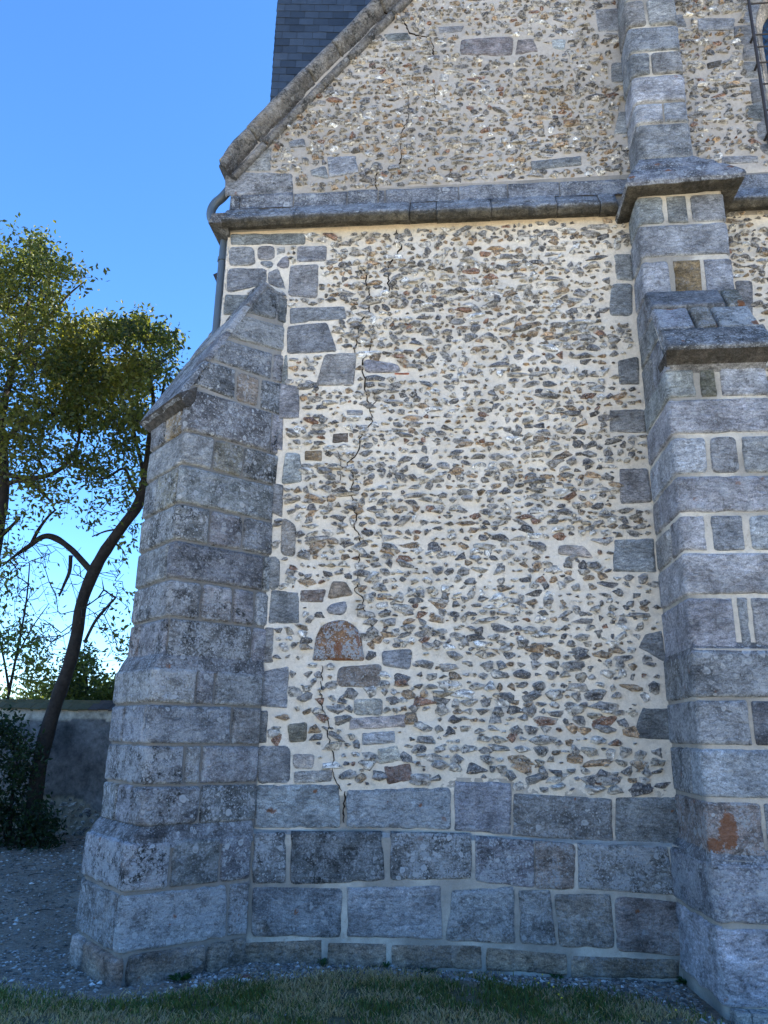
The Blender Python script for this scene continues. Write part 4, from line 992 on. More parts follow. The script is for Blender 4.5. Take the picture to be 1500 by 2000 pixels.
def slabpoly(acc, pts4, y0, y1, **k):
    V = [(p[0], y0, p[2]) for p in pts4]+[(p[0], y1, p[2]) for p in pts4]; n = len(pts4)
    acc.add(V, [(i, (i+1) % n, n+(i+1) % n, n+i) for i in range(n)], **k)
    for o in (0, n):
        acc.add([V[o+i] for i in range(n)]+[tuple(np.mean([V[o+i] for i in range(n)], 0))], [(i, (i+1) % n, n) for i in range(n)], **k)
lamp = empty('floodlight', tuple(Wp(437, 550, .6)), 'small dark box lamp fixed to side wall behind the drainpipe', 'lamp')
slabpoly(fo, [Wp(416, 536, .5), Wp(438, 526, .5), Wp(440, 533, .5), Wp(421, 541, .5)], .5, .75)
slabpoly(fo, [Wp(416, 536, .5), Wp(421, 540, .5), Wp(437, 571, .5), Wp(432, 572, .5)], .5, .75)
fo.build('lamp_housing', IRON, lamp)
f2 = Acc(); slabpoly(f2, [Wp(421, 541, .52), Wp(440, 533, .52), Wp(440, 560, .52), Wp(434, 562, .52)], .52, .74)
f2.build('lamp_panel', mat_plain('pale_panel', (.62, .64, .66), .5, .05, 5, .05), lamp)

exec_after = True
# ---------------------------------------------------------------- ground
def border(x):   # grass begins nearer than this y
    xs_ = [-40, -4.2, -3.3, -2.6, -2.3, -1.95, -1.6, -.9, -.2, .4, .95, 1.35, 1.62, 2.6, 40]
    ys_ = [.2, -.1, -.72, -.95, -1.02, -.90, -.52, -.12, -.10, -.22, -.38, -.68, -1.12, -1.3, -1.3]
    return np.interp(x, xs_, ys_)-.13
def gh(x, y):
    b = .018*fbm(x*1.7, y*1.7, 0, 3, 3)+.008*fbm(x*9, y*9, 0, 2, 5)
    return b+np.where(y < border(x), .02, 0)-.035*np.clip(1-np.hypot((x+3.2)/2.5, (y-.5)/2), 0, 1)
def axis(lo, hi, st, far):
    a = list(np.arange(lo, hi, st)); s_ = st
    up = [a[-1]]; 
    while up[-1] < far: s_ *= 1.35; up.append(up[-1]+s_)
    s_ = st; dn = [a[0]]
    while dn[-1] > -far: s_ *= 1.35; dn.append(dn[-1]-s_)
    return np.array(dn[1:][::-1]+a+up[1:])
gx = axis(-9, 4, .05, 500); gy = axis(-4, 7, .05, 500); GX, GY = np.meshgrid(gx, gy)
nearm = np.clip(1-(np.hypot(GX+2, GY-1)-12)/15, 0, 1)
GZ = gh(GX, GY)*nearm-.02*(1-nearm)
gr_ = np.clip((border(GX)+.10*fbm(GX*3, GY*3, 0, 3, 8)-GY)/.18, 0, 1)
gr_ = np.where(GY > 9, 1., gr_)
dirt = np.array([.26, .205, .155]); dg = np.array([.13, .12, .07]); pale = np.array([.50, .44, .32])
T = dirt*(1-gr_[..., None])+gr_[..., None]*dg; fr = (np.clip((-GY-3.2)/1.5, 0, 1)*gr_)[..., None]; T = T*(1-fr)+fr*pale  # unseen ground around the camera made pale to bounce sunlight onto the wall
ga = Acc(); ga.grid(np.stack([GX, GY, GZ], -1), T, (0, 0, 0), 0, True)
def mat_ground():
    m, nt, bs = newmat('earth'); co = objco(nt); tint = attr(nt, 'tint').outputs['Color']
    c = mix(nt, 1.0, tint, mr(nt, noise(nt, 2.2, 6, .7, co), .3, .7, .6, 1.4), 'MULTIPLY'); c = mix(nt, 1.0, c, mr(nt, noise(nt, 35, 6, .75, co), .3, .7, .5, 1.5), 'MULTIPLY')
    c = mix(nt, mul(nt, mr(nt, noise(nt, 80, 4, .7, co), .60, .66), .6), c, (.34, .32, .29))
    nt.links.new(c, bs.inputs['Base Color']); bs.inputs['Roughness'].default_value = .97; bs.inputs['Specular IOR Level'].default_value = .1
    b = bump(nt, noise(nt, 30, 6, .75, co), .9, .03); nt.links.new(b, bs.inputs['Normal']); return m
tag(ga.build('ground', mat_ground()), kind='structure')
# gravel chips and debris
def inside_build(x, y):
    m = (y > -.06) & (x > XC) 
    for st in 'c':
        U, t0, t1, _, _ = STG[st]; u = (x-J[0])*AX[0]+(y-J[1])*AX[1]; t = (x-J[0])*BX[0]+(y-J[1])*BX[1]
        m |= (u < U+.02) & (t > t0-.02) & (t < t1+.02) & (u > -1.5)
    m |= (x > 1.45) & (x < 2.38) & (y > -.8)
    return m
OV = np.array([(1, 0, 0), (-1, 0, 0), (0, 1, 0), (0, -1, 0), (0, 0, 1), (0, 0, -1)], float); OF = np.array([(0, 2, 4), (2, 1, 4), (1, 3, 4), (3, 0, 4), (2, 0, 5), (1, 2, 5), (3, 1, 5), (0, 3, 5)])
def chips(n, xr, yr, smin, smax, dens=None, seed=0):
    x = rng.uniform(*xr, n); y = rng.uniform(*yr, n); k = ~inside_build(x, y)
    k &= (y > border(x)-.08) | (rng.random(n) < .04)
    if dens is not None: k &= rng.random(n) < dens(x, y)
    x, y = x[k], y[k]; n = len(x); s_ = smin*(smax/smin)**(rng.random(n)**2.2)
    V = OV[None]*(s_[:, None, None]*rng.uniform(.5, 1.2, (n, 6, 1)))*np.array([1, .8, .45]); a = rng.uniform(0, 2*pi, n); c, s2 = np.cos(a)[:, None], np.sin(a)[:, None]
    Px = V[..., 0]*c-V[..., 1]*s2+x[:, None]; Py = V[..., 0]*s2+V[..., 1]*c+y[:, None]; Pz = V[..., 2]+(gh(x, y)+s_*.12)[:, None]
    col = np.array([(.30, .28, .25), (.20, .18, .16), (.10, .09, .08), (.52, .50, .47), (.24, .18, .12)])[rng.choice(5, n, p=[.28, .27, .25, .10, .10])]*rng.uniform(.8, 1.2, (n, 1))
    return np.stack([Px, Py, Pz], -1), col, n
ch = Acc()
for args in ((60000, (-9, 2.0), (-1.1, 6.0), .004, .034, None), (9000, (-3.4, 1.6), (-1.2, .1), .005, .022, None), (7500, (-2.6, 1.6), (-.55, -.04), .006, .030, None)):
    P_, c_, n_ = chips(*args); ch.add(P_.reshape(-1, 3), (OF[None]+(np.arange(n_)*6)[:, None, None]).reshape(-1, 3), np.repeat(c_, 6, 0))
tag(ch.build('gravel', GRAVEL), kind='stuff', label='small flint and mortar chips scattered on the bare earth', cat='gravel')
# fallen twigs and dry leaves on the earth at the left
td = Acc()
for i in range(170):
    x, y = rng.uniform(-8, -2.6), rng.uniform(-.5, 5.6)
    if inside_build(np.array([x]), np.array([y]))[0]: continue
    L = rng.uniform(.03, .22); a = rng.uniform(0, pi); z_ = float(gh(np.array(x), np.array(y)))+.006
    td.tube([(x, y, z_), (x+L*.5*cos(a), y+L*.5*sin(a)+rng.uniform(-.01, .01), z_+rng.uniform(0, .012)), (x+L*cos(a), y+L*sin(a), z_)], [.002+L*.012, .002+L*.010, .001], 4, (.05, .04, .03))
tag(td.build('fallen_twigs', GRAVEL), kind='stuff', label='thin dark twigs scattered over the bare earth by the churchyard wall', cat='twigs')
# loose white stones
def stone(name, px, py, rx, ry, rz, label, cat, group=None, col=(.60, .59, .57), seed=1, sub=2):
    g = Gp(px, py, .02); R = np.random.default_rng(seed); V = IV*(1+.22*vn(IV[:, 0]*2+seed*7, IV[:, 1]*2, IV[:, 2]*2, seed))[:, None]
    for k in range(5):
        nn = R.normal(size=3); nn /= np.linalg.norm(nn); d = R.uniform(.55, .85); V = V-nn*np.maximum(V@nn-d, 0)[:, None]
    a = Acc(); zz = float(gh(np.array(g[0]), np.array(g[1]))); Vv = V*np.array([rx, ry, rz])
    a.add(Vv+np.array([g[0], g[1], zz+rz*.55]), IF, col, (0, 0, 0), 0, False)
    return tag(a.build(name, GRAVEL, loc=(g[0], g[1], zz)), label, cat, group)
stone('white_stone', 478, 1915, .058, .040, .018, 'flat white stone lying on grass edge, larger of the pair by the plinth', 'stone', 'white stones on the ground', seed=3)
stone('white_stone', 409, 1925, .054, .036, .016, 'flat white stone on bare earth, left of the larger white stone', 'stone', 'white stones on the ground', seed=4)
stone('white_stone', 381, 1922, .022, .018, .014, 'small round white pebble just left of the two flat white stones', 'stone', 'white stones on the ground', seed=5)
stone('white_stone', 196, 1911, .022, .018, .014, 'white pebble alone on bare earth in front of the corner buttress foot', 'stone', 'white stones on the ground', seed=6)
stone('white_stone', 480, 1906, .04, .03, .016, 'dull red brown brick fragment just behind the flat white stone', 'brick fragment', col=(.17, .07, .06), seed=9).name = 'brick_fragment'
def rubble(px, py, sx, sy, sz, rot, label, col, seed):
    g = np.array([Wp(px, py, -.83)[0], -.83, 0.]); n = 9; t = np.linspace(-1, 1, n); faces = []
    a = Acc()
    for ax in range(3):
        for sg in (-1, 1):
            A_, B_ = np.meshgrid(t, t); P_ = np.empty((n, n, 3)); P_[..., ax] = sg; P_[..., (ax+1) % 3] = A_; P_[..., (ax+2) % 3] = B_
            r_ = np.linalg.norm(P_, axis=-1, keepdims=True); P4 = P_/((np.abs(P_)**7).sum(-1, keepdims=True))**(1/7)
            P4 = P4*(1+.06*fbm(P_[..., 0]*2+seed, P_[..., 1]*2, P_[..., 2]*2, 3, seed))[..., None]
            P4 = P4*np.array([sx, sy, sz]); c, s_ = cos(rot), sin(rot); Q = P4.copy(); Q[..., 0] = P4[..., 0]*c-P4[..., 1]*s_+g[0]; Q[..., 1] = P4[..., 0]*s_+P4[..., 1]*c+g[1]; Q[..., 2] += sz*.8
            a.grid(Q, col, (.3, .2, 0), 0, True, flip=(sg < 0))
    return tag(a.build('loose_block', ASH, loc=(g[0], g[1], 0)), label, 'stone block', 'broken blocks at the buttress foot')
rubble(1446, 1978, .045, .06, .042, .1, 'small pale broken stone block against the foot of the right buttress', (.42, .38, .34), 3)
rubble(1488, 1985, .07, .06, .042, -.1, 'wider pale stone block lying right of the smaller broken block', (.45, .40, .36), 5)

# ---------------------------------------------------------------- grass
def blades(n, xr, yr, keep, hmin, hmax, colf, wd=.0035):
    x = rng.uniform(*xr, n); y = rng.uniform(*yr, n); k = keep(x, y) & ~inside_build(x, y); x, y = x[k], y[k]; n = len(x)
    col, hs, lean = colf(x, y, n); hgt = rng.uniform(hmin, hmax, n)*hs; a = rng.uniform(0, 2*pi, n); b = rng.uniform(0, 2*pi, n); ln = hgt*rng.uniform(.2, 1.1, n)*lean
    z = gh(x, y)-.004; wx_, wy_ = np.cos(b)*wd, np.sin(b)*wd; lx, ly = np.cos(a)*ln, np.sin(a)*ln
    P = np.empty((n, 5, 3))
    P[:, 0] = np.stack([x-wx_, y-wy_, z], -1); P[:, 1] = np.stack([x+wx_, y+wy_, z], -1)
    P[:, 2] = np.stack([x+wx_*.7+lx*.4, y+wy_*.7+ly*.4, z+hgt*.62], -1); P[:, 3] = np.stack([x-wx_*.7+lx*.4, y-wy_*.7+ly*.4, z+hgt*.62], -1)
    P[:, 4] = np.stack([x+lx, y+ly, z+hgt*.95], -1)
    return P, col, n
def gcol(x, y, n):
    dryf = np.clip(.55+2.0*fbm(x*1.9+5, y*2.6, 0, 3, 19), 0, 1); dry = rng.random(n) < dryf*.85+.05
    g = np.array([.07, .115, .034])*rng.uniform(.6, 1.7, (n, 1))*np.array([1, 1, 1]); g[:, 0] *= rng.uniform(.7, 1.8, n)
    d = np.array([.52, .42, .27])*rng.uniform(.45, 1.15, (n, 1))
    return np.where(dry[:, None], d, g), np.where(dry, .8, 1.), np.where(dry, 1.5, .8)
gs = Acc()
def addb(acc, r):
    P_, c_, n_ = r; b = (np.arange(n_)*5)[:, None]
    acc.add(P_.reshape(-1, 3), b+np.array([[0, 1, 2, 3]]), np.repeat(c_, 5, 0)); i = acc.n-n_*5
    acc.f.append((b+np.array([[3, 2, 4]]))+i); acc.m.append(np.zeros(n_, int)); acc.sm.append(np.zeros(n_, bool))
    acc.v.append(np.zeros((0, 3))); acc.t.append(np.zeros((0, 3))); acc.w.append(np.zeros((0, 3)))
addb(gs, blades(150000, (-5.2, 3.6), (-2.1, .2), lambda x, y: (y < border(x)+.10*rng.normal(size=len(x))+.12*fbm(x*2.5, y*2.5, 0, 3, 23)) & (fbm(x*3.3, y*4, 0, 3, 29) > -.38+.25*rng.random(len(x))), .014, .06, gcol))
addb(gs, blades(9000, (-3.2, 3.2), (-2.0, .0), lambda x, y: (y < border(x)+.25), .02, .05, gcol))
tag(gs.build('grass', GRASSM), kind='stuff', label='short patchy green and straw coloured grass in front of the church', cat='grass')
# weeds at the wall foot
def weed(x, y, r, h, n, label, col=(.03, .08, .03), name='weed', seed=0):
    a = Acc(); R = np.random.default_rng(seed); z0 = float(gh(np.array(x), np.array(y)))
    lo_ = Acc()
    for i in range(n):
        an = R.uniform(0, 2*pi); rr = r*R.random()**.5*.4; L = r*R.uniform(.4, 1.0); bx, by = x+rr*cos(an), y+rr*sin(an)
        tx, ty = bx+L*cos(an), by+L*sin(an); hh = h*R.uniform(.4, 1.0); wv = L*R.uniform(.12, .24)
        px_, py_ = -sin(an)*wv, cos(an)*wv; c = np.array(col)*R.uniform(.6, 1.6)
        mx_, my_ = (bx+tx)/2, (by+ty)/2
        a.add([(bx, by, z0), (mx_+px_, my_+py_, z0+hh*.7), (tx, ty, z0+hh*.8), (mx_-px_, my_-py_, z0+hh*.75)], [(0, 1, 2, 3)], c)
    return tag(a.build(name, GRASSM, loc=(x, y, z0)), label, 'weed', 'weeds along the wall foot')
def gxy(px, py): g = Gp(px, py); return g[0], g[1]
for i, (px, py, r, h, n, lab) in enumerate(((352, 1912, .075, .05, 46, 'dark low weed tuft at the foot of the corner buttress'), (632, 1885, .045, .06, 30, 'thin green weed at the wall foot below the open joint left'),
        (757, 1889, .04, .05, 24, 'small green weed tuft at the wall foot below second open joint'), (1318, 1898, .07, .05, 40, 'green weed patch in the corner where wall meets right buttress'),
        (1352, 1925, .05, .045, 30, 'bright green leafy weed on bare earth beside the right buttress'), (840, 1886, .07, .03, 34, 'low dark weed creeping along the middle of the wall foot'),
        (1080, 1892, .05, .035, 26, 'short weed tuft at the wall foot near the drainage gaps'))):
    x, y = gxy(px, py); weed(x, min(y, -.09) if not px == 352 else y, r, h, n, lab, col=(.035, .09, .03) if i != 4 else (.06, .16, .04), seed=i)
# tiny dandelion-like flowers in the turf
fw = Acc()
for px, py in ((1045, 1925), (1060, 1918), (1072, 1935), (1082, 1950), (1092, 1968), (1098, 1975), (1052, 1940), (1450, 1985), (1322, 1996)):
    x, y = gxy(px, py); z0 = float(gh(np.array(x), np.array(y)))+.045
    an = np.linspace(0, 2*pi, 8, endpoint=False); V = [(x+.007*cos(t), y+.007*sin(t), z0+.002) for t in an]+[(x, y, z0+.006), (x, y, z0-.006)]
    fw.add(V, [(i, (i+1) % 8, 8) for i in range(8)]+[(i, 9, (i+1) % 8) for i in range(8)], (.65, .52, .04)); fw.tube([(x, y, z0-.045), (x, y, z0)], .0012, 4, (.04, .09, .02))
tag(fw.build('wildflowers', GRAVEL), kind='stuff', label='tiny yellow flowers dotted in the turf', cat='flowers')

# ---------------------------------------------------------------- churchyard wall
YW = 6.3
bw = empty('boundary_wall', (-6, YW, 0), 'shaded grey rendered churchyard wall with tiled cap and flint base behind the tree', 'wall')
zc0 = float(onplane(110, 1384, (0, 1, 0), (0, YW, 0))[2]); print('boundary wall height', zc0)
bx0, bx1 = -15, XC
S, Zg = np.meshgrid(np.arange(bx0, bx1, .04), np.arange(0, zc0, .04))
edge = .50+.20*fbm(S*1.1, 0*S, 0, 3, 8)+.1*fbm(S*5, Zg*5, 0, 2, 9); rend = Zg > edge
Hh = np.where(rend, .03, 0)+.010*fbm(S*5, Zg*5, 0, 4, 5); up_ = Zg > zc0-.17+.05*fbm(S*3, 0*S, 0, 3, 4); Hh = Hh+np.where(up_, .015, 0)
pv = fbm(S*2, Zg*2, 0, 4, 6)[..., None]
T = np.where(rend[..., None], np.array([.15, .145, .14])*np.clip(1+.9*pv+.5*fbm(S*1.3, Zg*.35, 0, 3, 61)[..., None], .3, 2), np.array([.30, .27, .21])); T = np.where(up_[..., None], np.array([.42, .38, .31])*(1+.3*pv), T)
pale_ = np.clip((-6.6-S)*1.2+fbm(S*1.5, Zg*1.5, 0, 3, 2), 0, 1)[..., None]*(~up_)[..., None]*rend[..., None]; T = T*(1-pale_)+pale_*np.array([.24, .23, .22])
ba = Acc(); ba.grid(np.stack([S, YW-Hh, Zg], -1), T, (0, 0, 0), 0, True)
ba.box((bx0, YW+.02, 0), (bx1, YW+.42, zc0), (.2, .19, .18))
ba.build('wall_body', PLASTER, bw)
cand2 = []
z = .03
while z < .75:
    x = -12
    while x < bx1:
        wd = random.lognormvariate(0, .3)*.10; x += wd/2; cand2.append((x, z+random.uniform(-.02, .02), wd/2, min(wd*.4, .045))); x += wd/2+random.uniform(.01, .04)
    z += .085
cand2 = np.array(cand2); k = cand2[:, 1] < np.interp(cand2[:, 0], S[0], (.47+.20*fbm(S*1.1, 0*S, 0, 3, 8))[0]); cand2 = cand2[k]; n2 = len(cand2)
P2, T2, f2_ = nodules(cand2[:, 0], cand2[:, 1], cand2[:, 2], cand2[:, 3], pal[rng.choice(len(pal), n2, p=pw)], lambda n: np.full(n, .03)); P2[..., 1] += YW
fa = Acc(); fa.add(P2.reshape(-1, 3), (f2_[None]+(np.arange(n2)*len(IV))[:, None, None]).reshape(-1, 3), T2.reshape(-1, 3)); fa.build('flint_base', FLI, bw)
ca = Acc()
for row in range(2):
    x = bx0+row*.09
    while x < bx1:
        ww = .17+random.uniform(-.01, .01); y0, y1 = YW-.10+row*.10, YW+.16; zb_, ze_ = zc0-.005+row*.028, zc0+.13+row*.02; j = random.uniform(-.012, .012)
        c = np.array([.055, .042, .034])*random.uniform(.6, 1.4); c = c if x > -6.2 else c*.6+np.array([.08, .075, .02])*.7
        for sg in (1, -1):
            ya, yb = (y0, y1) if sg > 0 else (2*(YW+.2)-y0, 2*(YW+.2)-y1)
            V = [(x, ya+j, zb_+j), (x+ww-.006, ya+j, zb_+j), (x+ww-.006, yb, ze_), (x, yb, ze_), (x, ya+j, zb_-.018+j), (x+ww-.006, ya+j, zb_-.018+j), (x+ww-.006, yb, ze_-.018), (x, yb, ze_-.018)]
            ca.add(V, [(0, 1, 2, 3), (4, 7, 6, 5), (0, 4, 5, 1), (1, 5, 6, 2), (2, 6, 7, 3), (3, 7, 4, 0)], c)
        x += ww
ca.build('tile_cap', GRAVEL, bw)

# ---------------------------------------------------------------- trees
def leafset(acc, C, dirs, size, cols, per, spread, droop=.2):
    """C: cluster centres (n,3)"""
    n = len(C); m = n*per; c = np.repeat(C, per, 0)+rng.normal(size=(m, 3))*spread
    s_ = size*rng.uniform(.6, 1.25, m); a = rng.normal(size=(m, 3)); a[:, 2] -= droop; a /= np.linalg.norm(a, axis=1)[:, None]
    b = np.cross(a, rng.normal(size=(m, 3))); b /= np.linalg.norm(b, axis=1)[:, None]; nn = np.cross(a, b)
    L, Wd = s_[:, None], (s_*rng.uniform(.40, .55, m))[:, None]
    P = np.stack([c, c+a*L*.5+b*Wd*.5+nn*L*.08, c+a*L, c+a*L*.5-b*Wd*.5+nn*L*.08], 1)
    acc.add(P.reshape(-1, 3), (np.arange(m)*4)[:, None]+np.arange(4), np.repeat(np.repeat(cols, per, 0)*rng.uniform(.65, 1.35, (m, 1)), 4, 0))
def grow(nodes, parents, targets, step=.16, sag=.0, order='near'):
    """attach every target to the nearest node by a slightly wandering twig"""
    nodes = list(map(np.array, nodes)); parents = list(parents)
    T_ = list(targets); arr = np.array(nodes)
    d0 = np.array([np.min(np.linalg.norm(arr-t, axis=1)) for t in T_]); o = np.argsort(d0)
    NA = np.zeros((200000, 3)); NA[:len(nodes)] = arr; cnt = len(nodes); tips = []
    for i in o:
        t = T_[i]; dd = np.linalg.norm(NA[:cnt]-t, axis=1); k = int(np.argmin(dd)); L = dd[k]
        n = max(1, int(L/step)); cur = NA[k].copy(); par = k; start = cur.copy(); off = rng.normal(size=3)*L*.10
        for j in range(1, n+1):
            f = j/n; q = start*(1-f)+t*f+off*sin(pi*f)+rng.normal(size=3)*.012*(j < n)
            NA[cnt] = q; parents.append(par); par = cnt; cnt += 1
        tips.append(par)
    return NA[:cnt], np.array(parents), tips
def skeleton_mesh(acc, NA, par, base_n, base_r, tipr=.0035, tint=(.03, .026, .022)):
    n = len(NA); acc_r = np.zeros(n); child = np.zeros(n, int)
    for i in range(n-1, 0, -1):
        if acc_r[i] == 0: acc_r[i] = tipr**2.3
        acc_r[par[i]] += acc_r[i]
    R = acc_r**(1/2.3)
    V = []; Fq = []; R[:base_n] = np.maximum(base_r, 0)
    I = np.arange(base_n, n); A = NA[par[I]]; B = NA[I]; ra = np.minimum(np.where(par[I] < base_n, R[I]*1.1, R[par[I]]), .035); rb_ = np.minimum(R[I], .033)
    d = B-A; d /= np.linalg.norm(d, axis=1)[:, None]+1e-9; u = np.cross(d, [.3, .5, .8]); u /= np.linalg.norm(u, axis=1)[:, None]+1e-9; v = np.cross(d, u)
    k = 4; an = np.arange(k)*2*pi/k; m = len(I)
    ringA = A[:, None]+ra[:, None, None]*(np.cos(an)[None, :, None]*u[:, None]+np.sin(an)[None, :, None]*v[:, None])
    ringB = B[:, None]+rb_[:, None, None]*(np.cos(an)[None, :, None]*u[:, None]+np.sin(an)[None, :, None]*v[:, None])
    P = np.concatenate([ringA, ringB], 1).reshape(-1, 3); b = (np.arange(m)*2*k)[:, None]
    for j in range(k):
        j2 = (j+1) % k; Fq.append(b+np.array([[j, j2, k+j2, k+j]]))
    acc.add(P, np.concatenate(Fq), tint)
def at(px, py, Y): return onplane(px, py, (0, 1, 0), (0, Y, 0))
def limb(pts, Y):  # (px,py,diameter px[,dy])
    P = []; r = []
    for q in pts:
        y = Y+(q[3] if len(q) > 3 else 0); p = at(q[0], q[1], y); P.append(p); r.append(q[2]*.34*((p-EYE)@FW)/FPX)
    P = np.array(P); r = np.array(r); o = []; ro = []
    for i in range(len(P)-1):
        p0 = P[max(i-1, 0)]; p1 = P[i]; p2 = P[i+1]; p3 = P[min(i+2, len(P)-1)]
        for t in np.linspace(0, 1, 5, endpoint=False):
            o.append(.5*((2*p1)+(-p0+p2)*t+(2*p0-5*p1+4*p2-p3)*t*t+(-p0+3*p1-3*p2+p3)*t**3)); ro.append(r[i]*(1-t)+r[i+1]*t)
    o.append(P[-1]); ro.append(r[-1]); return np.array(o), np.array(ro)
def inpoly(px, py, poly):
    poly = np.array(poly, float); x, y = px, py; c = np.zeros(len(x), bool); j = len(poly)-1
    for i in range(len(poly)):
        xi, yi = poly[i]; xj, yj = poly[j]
        c ^= ((yi > y) != (yj > y)) & (x < (xj-xi)*(y-yi)/(yj-yi+1e-9)+xi); j = i
    return c
def sample_poly(poly, n, Y, dY, clump=.0, seed=0):
    P = np.array(poly); out = []
    while len(out) < n:
        x = rng.uniform(P[:, 0].min(), P[:, 0].max(), n*3); y = rng.uniform(P[:, 1].min(), P[:, 1].max(), n*3); k = inpoly(x, y, poly)
        if clump > 0: k &= (vn(x/34., y/34., 0, seed) > rng.uniform(-1, 1, len(x))*(1-clump)-clump*.05)
        for a, b in zip(x[k], y[k]):
            out.append(at(a, b, Y+rng.uniform(-dY, dY)))
            if len(out) >= n: break
    return np.array(out)
def tree(name, label, limbs, Y, crowns, size, colA, colB, tint=(.03, .026, .022), group='trees beside the churchyard wall'):
    base = limbs[0]; P0, r0 = limb(base, Y); loc = (P0[0][0], P0[0][1], 0.0)
    root = empty(name, loc, label, 'tree', group)
    tk = Acc(); nodes = []; par = []; radii = []
    for lb in limbs:
        P_, r_ = limb(lb, Y); rr = r_*(1+.10*vn(P_[:, 0]*6, P_[:, 2]*6, 0, 3)); tk.tube(P_, rr, 10, tint)
        for i, (p, r) in enumerate(zip(P_, r_)):
            nodes.append(p); par.append(len(nodes)-2 if i else 0); radii.append(r)
    bn = len(nodes); targets = []; leafy = []
    for poly, n, per, spread, dY, clump in crowns:
        C = sample_poly(poly, n, Y, dY, clump, seed=len(leafy)); targets.append(C); leafy += [(per, spread)]*n
    T_ = np.concatenate(targets); zsel = np.array([p[2] > (1.7 if max(q[2] for q in nodes) > 2.2 else .3) for p in nodes])
    keep = np.where(zsel)[0]
    NA, pr, tips = grow([nodes[i] for i in keep], [0]*len(keep), T_)
    skeleton_mesh(tk, NA, pr, len(keep), np.array(radii)[keep])
    tk.build('trunk', BARK, root)
    lf = Acc()
    for (per, spread) in sorted(set(leafy)):
        if per == 0: continue
        sel = np.array([l == (per, spread) for l in leafy]); C = T_[sel]; n = len(C)
        m = np.clip(.5+.9*vn(C[:, 0]*1.6, C[:, 1]*1.6, C[:, 2]*1.6, 5), 0, 1)[:, None]; cols = np.array(colA)*(1-m)+np.array(colB)*m
        leafset(lf, C, None, size, cols, per, spread)
    lf.build('crown', LEAF, root); return root
GA, GB = (.045, .07, .02), (.15, .155, .032)
# leaning tree whose trunk passes behind the buttress
tree('leaning_tree', 'leaning dark trunked tree close to the wall, crown spreading over the buttress', [
    [(56, 1665, 50), (66, 1580, 44), (76, 1500, 42), (95, 1420, 42), (112, 1365, 40), (135, 1300, 36), (150, 1240, 33), (158, 1185, 33), (175, 1135, 36), (200, 1085, 33), (238, 1030, 31), (270, 985, 30), (285, 930, 26), (292, 860, 18, -.1), (300, 790, 12, -.2), (290, 720, 7, -.3)],
    [(182, 1120, 20), (160, 1095, 18), (138, 1072, 18), (110, 1052, 18), (85, 1048, 16), (55, 1068, 13), (30, 1085, 8), (5, 1105, 5)],
    [(60, 1064, 10), (75, 1035, 9), (95, 1008, 7), (110, 995, 5)],
    [(138, 1085, 11), (136, 1115, 10), (126, 1140, 8), (115, 1165, 5)],
    [(165, 1255, 9), (185, 1215, 9), (205, 1190, 8), (226, 1168, 5)],
    [(272, 975, 12), (255, 940, 10), (240, 915, 8), (200, 935, 6), (170, 900, 4, .3)],
    [(262, 1005, 8), (235, 1030, 6), (205, 1038, 5), (180, 1048, 4)],
    [(282, 930, 14), (270, 880, 11, .3), (255, 820, 9, .5), (230, 760, 7, .6), (200, 710, 5, .6)],
    [(288, 880, 12), (310, 800, 8, .2), (325, 730, 5, .3)]], 5.1,
    [([(110, 640), (140, 605), (170, 615), (185, 600), (200, 625), (240, 628), (275, 612), (300, 640), (345, 655), (352, 665), (330, 690), (340, 720), (325, 760), (305, 800), (285, 830), (240, 820), (190, 840), (120, 830), (100, 760), (95, 690)], 800, 20, .10, 1.5, .35),
     ([(110, 820), (290, 820), (285, 900), (270, 985), (230, 960), (160, 920), (100, 900)], 150, 14, .11, 1.3, .5),
     ([(140, 900), (260, 960), (270, 1060), (240, 1120), (180, 1040), (130, 1000)], 45, 9, .09, 1., .6),
     ([(190, 1120), (275, 1080), (265, 1290), (200, 1280)], 30, 6, .06, .6, .5),
     ([(20, 1050), (160, 1060), (250, 1100), (250, 1290), (130, 1300), (20, 1250)], 260, 0, 0, 1.2, .2)],
    .095, GA, GB)
tree('leafy_tree', 'tall leafy tree at the left edge, its top the highest foliage', [
    [(-48, 1660, 60), (-40, 1400, 50), (-22, 1150, 44), (-6, 1030, 42), (4, 960, 38), (4, 890, 32), (2, 820, 24), (20, 740, 18), (40, 660, 13), (60, 560, 8), (58, 480, 4)],
    [(6, 925, 18), (40, 932, 15), (80, 932, 14), (115, 918, 13), (142, 890, 11), (155, 850, 8), (150, 800, 6)],
    [(6, 950, 16), (30, 940, 14), (60, 942, 12), (80, 960, 9), (102, 982, 6)],
    [(-8, 880, 22), (20, 850, 18), (45, 828, 16), (75, 816, 13), (105, 810, 10), (130, 790, 7)],
    [(-8, 1055, 14), (10, 1040, 11), (28, 1022, 8), (40, 1010, 5)],
    [(2, 840, 18), (-30, 740, 14), (-60, 640, 9), (-80, 540, 5)],
    [(30, 700, 10), (80, 640, 8), (130, 580, 6), (165, 550, 3)]], 4.6,
    [([(-160, 500), (-80, 450), (-10, 450), (20, 452), (50, 425), (64, 430), (70, 462), (108, 462), (104, 490), (92, 508), (130, 512), (158, 540), (188, 540), (182, 565), (150, 590), (120, 600), (140, 640), (110, 700), (110, 800), (60, 880), (-40, 880), (-160, 840)], 1000, 20, .11, 1.4, .3),
     ([(-60, 850), (100, 830), (120, 1000), (60, 1010), (-60, 1040)], 130, 14, .11, 1.2, .5),
     ([(-40, 1000), (60, 1000), (50, 1150), (-40, 1200)], 60, 8, .1, 1.2, .5)],
    .095, GA, GB)
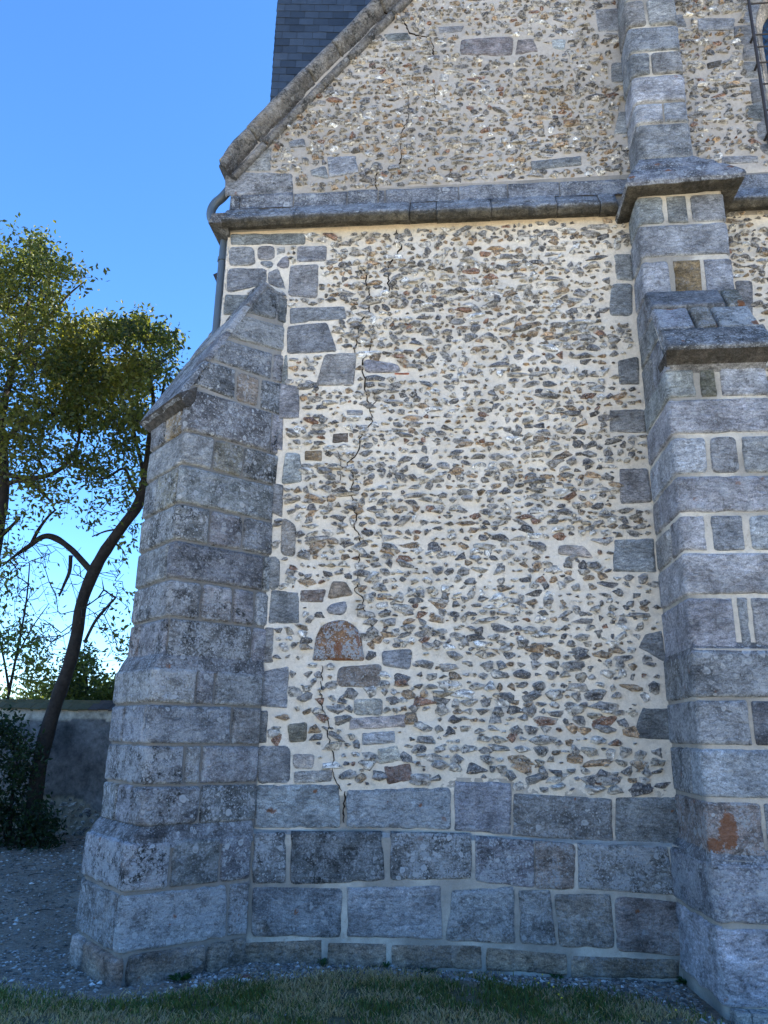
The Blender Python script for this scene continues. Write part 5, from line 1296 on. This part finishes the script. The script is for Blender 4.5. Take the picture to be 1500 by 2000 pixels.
tree('young_tree', 'sunlit yellow green sapling beyond the wall at the left edge', [
    [(14, 1372, 9), (24, 1320, 8), (40, 1240, 6), (52, 1170, 5), (58, 1100, 3)], [(18, 1350, 8), (8, 1290, 6), (-10, 1210, 4)], [(30, 1290, 5), (60, 1230, 4), (95, 1180, 2)]], 8.2,
    [([(-90, 1190), (20, 1180), (60, 1230), (110, 1290), (110, 1375), (-90, 1375)], 210, 16, .13, 1.0, .45), ([(-30, 1090), (110, 1060), (130, 1250), (0, 1250)], 70, 2, .1, .8, .2)],
    .10, (.08, .12, .03), (.17, .18, .04), (.05, .04, .03))
tree('garden_bush', 'rounded green bush beyond the wall between trunk and buttress', [
    [(172, 1385, 12), (170, 1350, 9), (168, 1310, 5), (165, 1285, 3)], [(172, 1385, 8), (205, 1350, 5), (222, 1330, 3)], [(172, 1385, 7), (135, 1345, 4)]], 8.4,
    [([(120, 1330), (145, 1285), (170, 1268), (195, 1290), (205, 1330), (240, 1330), (240, 1388), (100, 1388), (105, 1350)], 230, 18, .10, .8, .25)],
    .10, (.04, .07, .02), (.11, .13, .03), (.05, .04, .03))
tree('distant_tree', 'far dark treetop showing low behind the churchyard wall', [
    [(150, 1400, 12), (150, 1370, 8), (152, 1345, 4)], [(150, 1400, 10), (60, 1370, 5)], [(150, 1400, 10), (235, 1365, 5)]], 17.0,
    [([(-60, 1345), (20, 1330), (90, 1345), (130, 1355), (180, 1345), (230, 1330), (330, 1300), (330, 1400), (-60, 1400)], 330, 14, .22, 1.2, .2)],
    .17, (.05, .08, .025), (.09, .11, .03), (.05, .04, .03))
# shaded ivy / shrub against the wall
tree('shaded_shrub', 'dark green shrub in deep shade in front of the churchyard wall', [
    [(18, 1668, 14), (20, 1600, 12), (28, 1520, 8), (40, 1450, 5)], [(18, 1668, 10), (0, 1580, 8), (-20, 1500, 5)], [(18, 1668, 8), (60, 1600, 5), (80, 1560, 3)]], 5.0,
    [([(-120, 1420), (10, 1400), (60, 1440), (75, 1470), (60, 1520), (70, 1560), (92, 1600), (105, 1650), (80, 1672), (-120, 1672)], 520, 16, .11, .45, .3)],
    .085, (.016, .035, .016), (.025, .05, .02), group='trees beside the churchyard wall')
print('blocks', _bs[0])
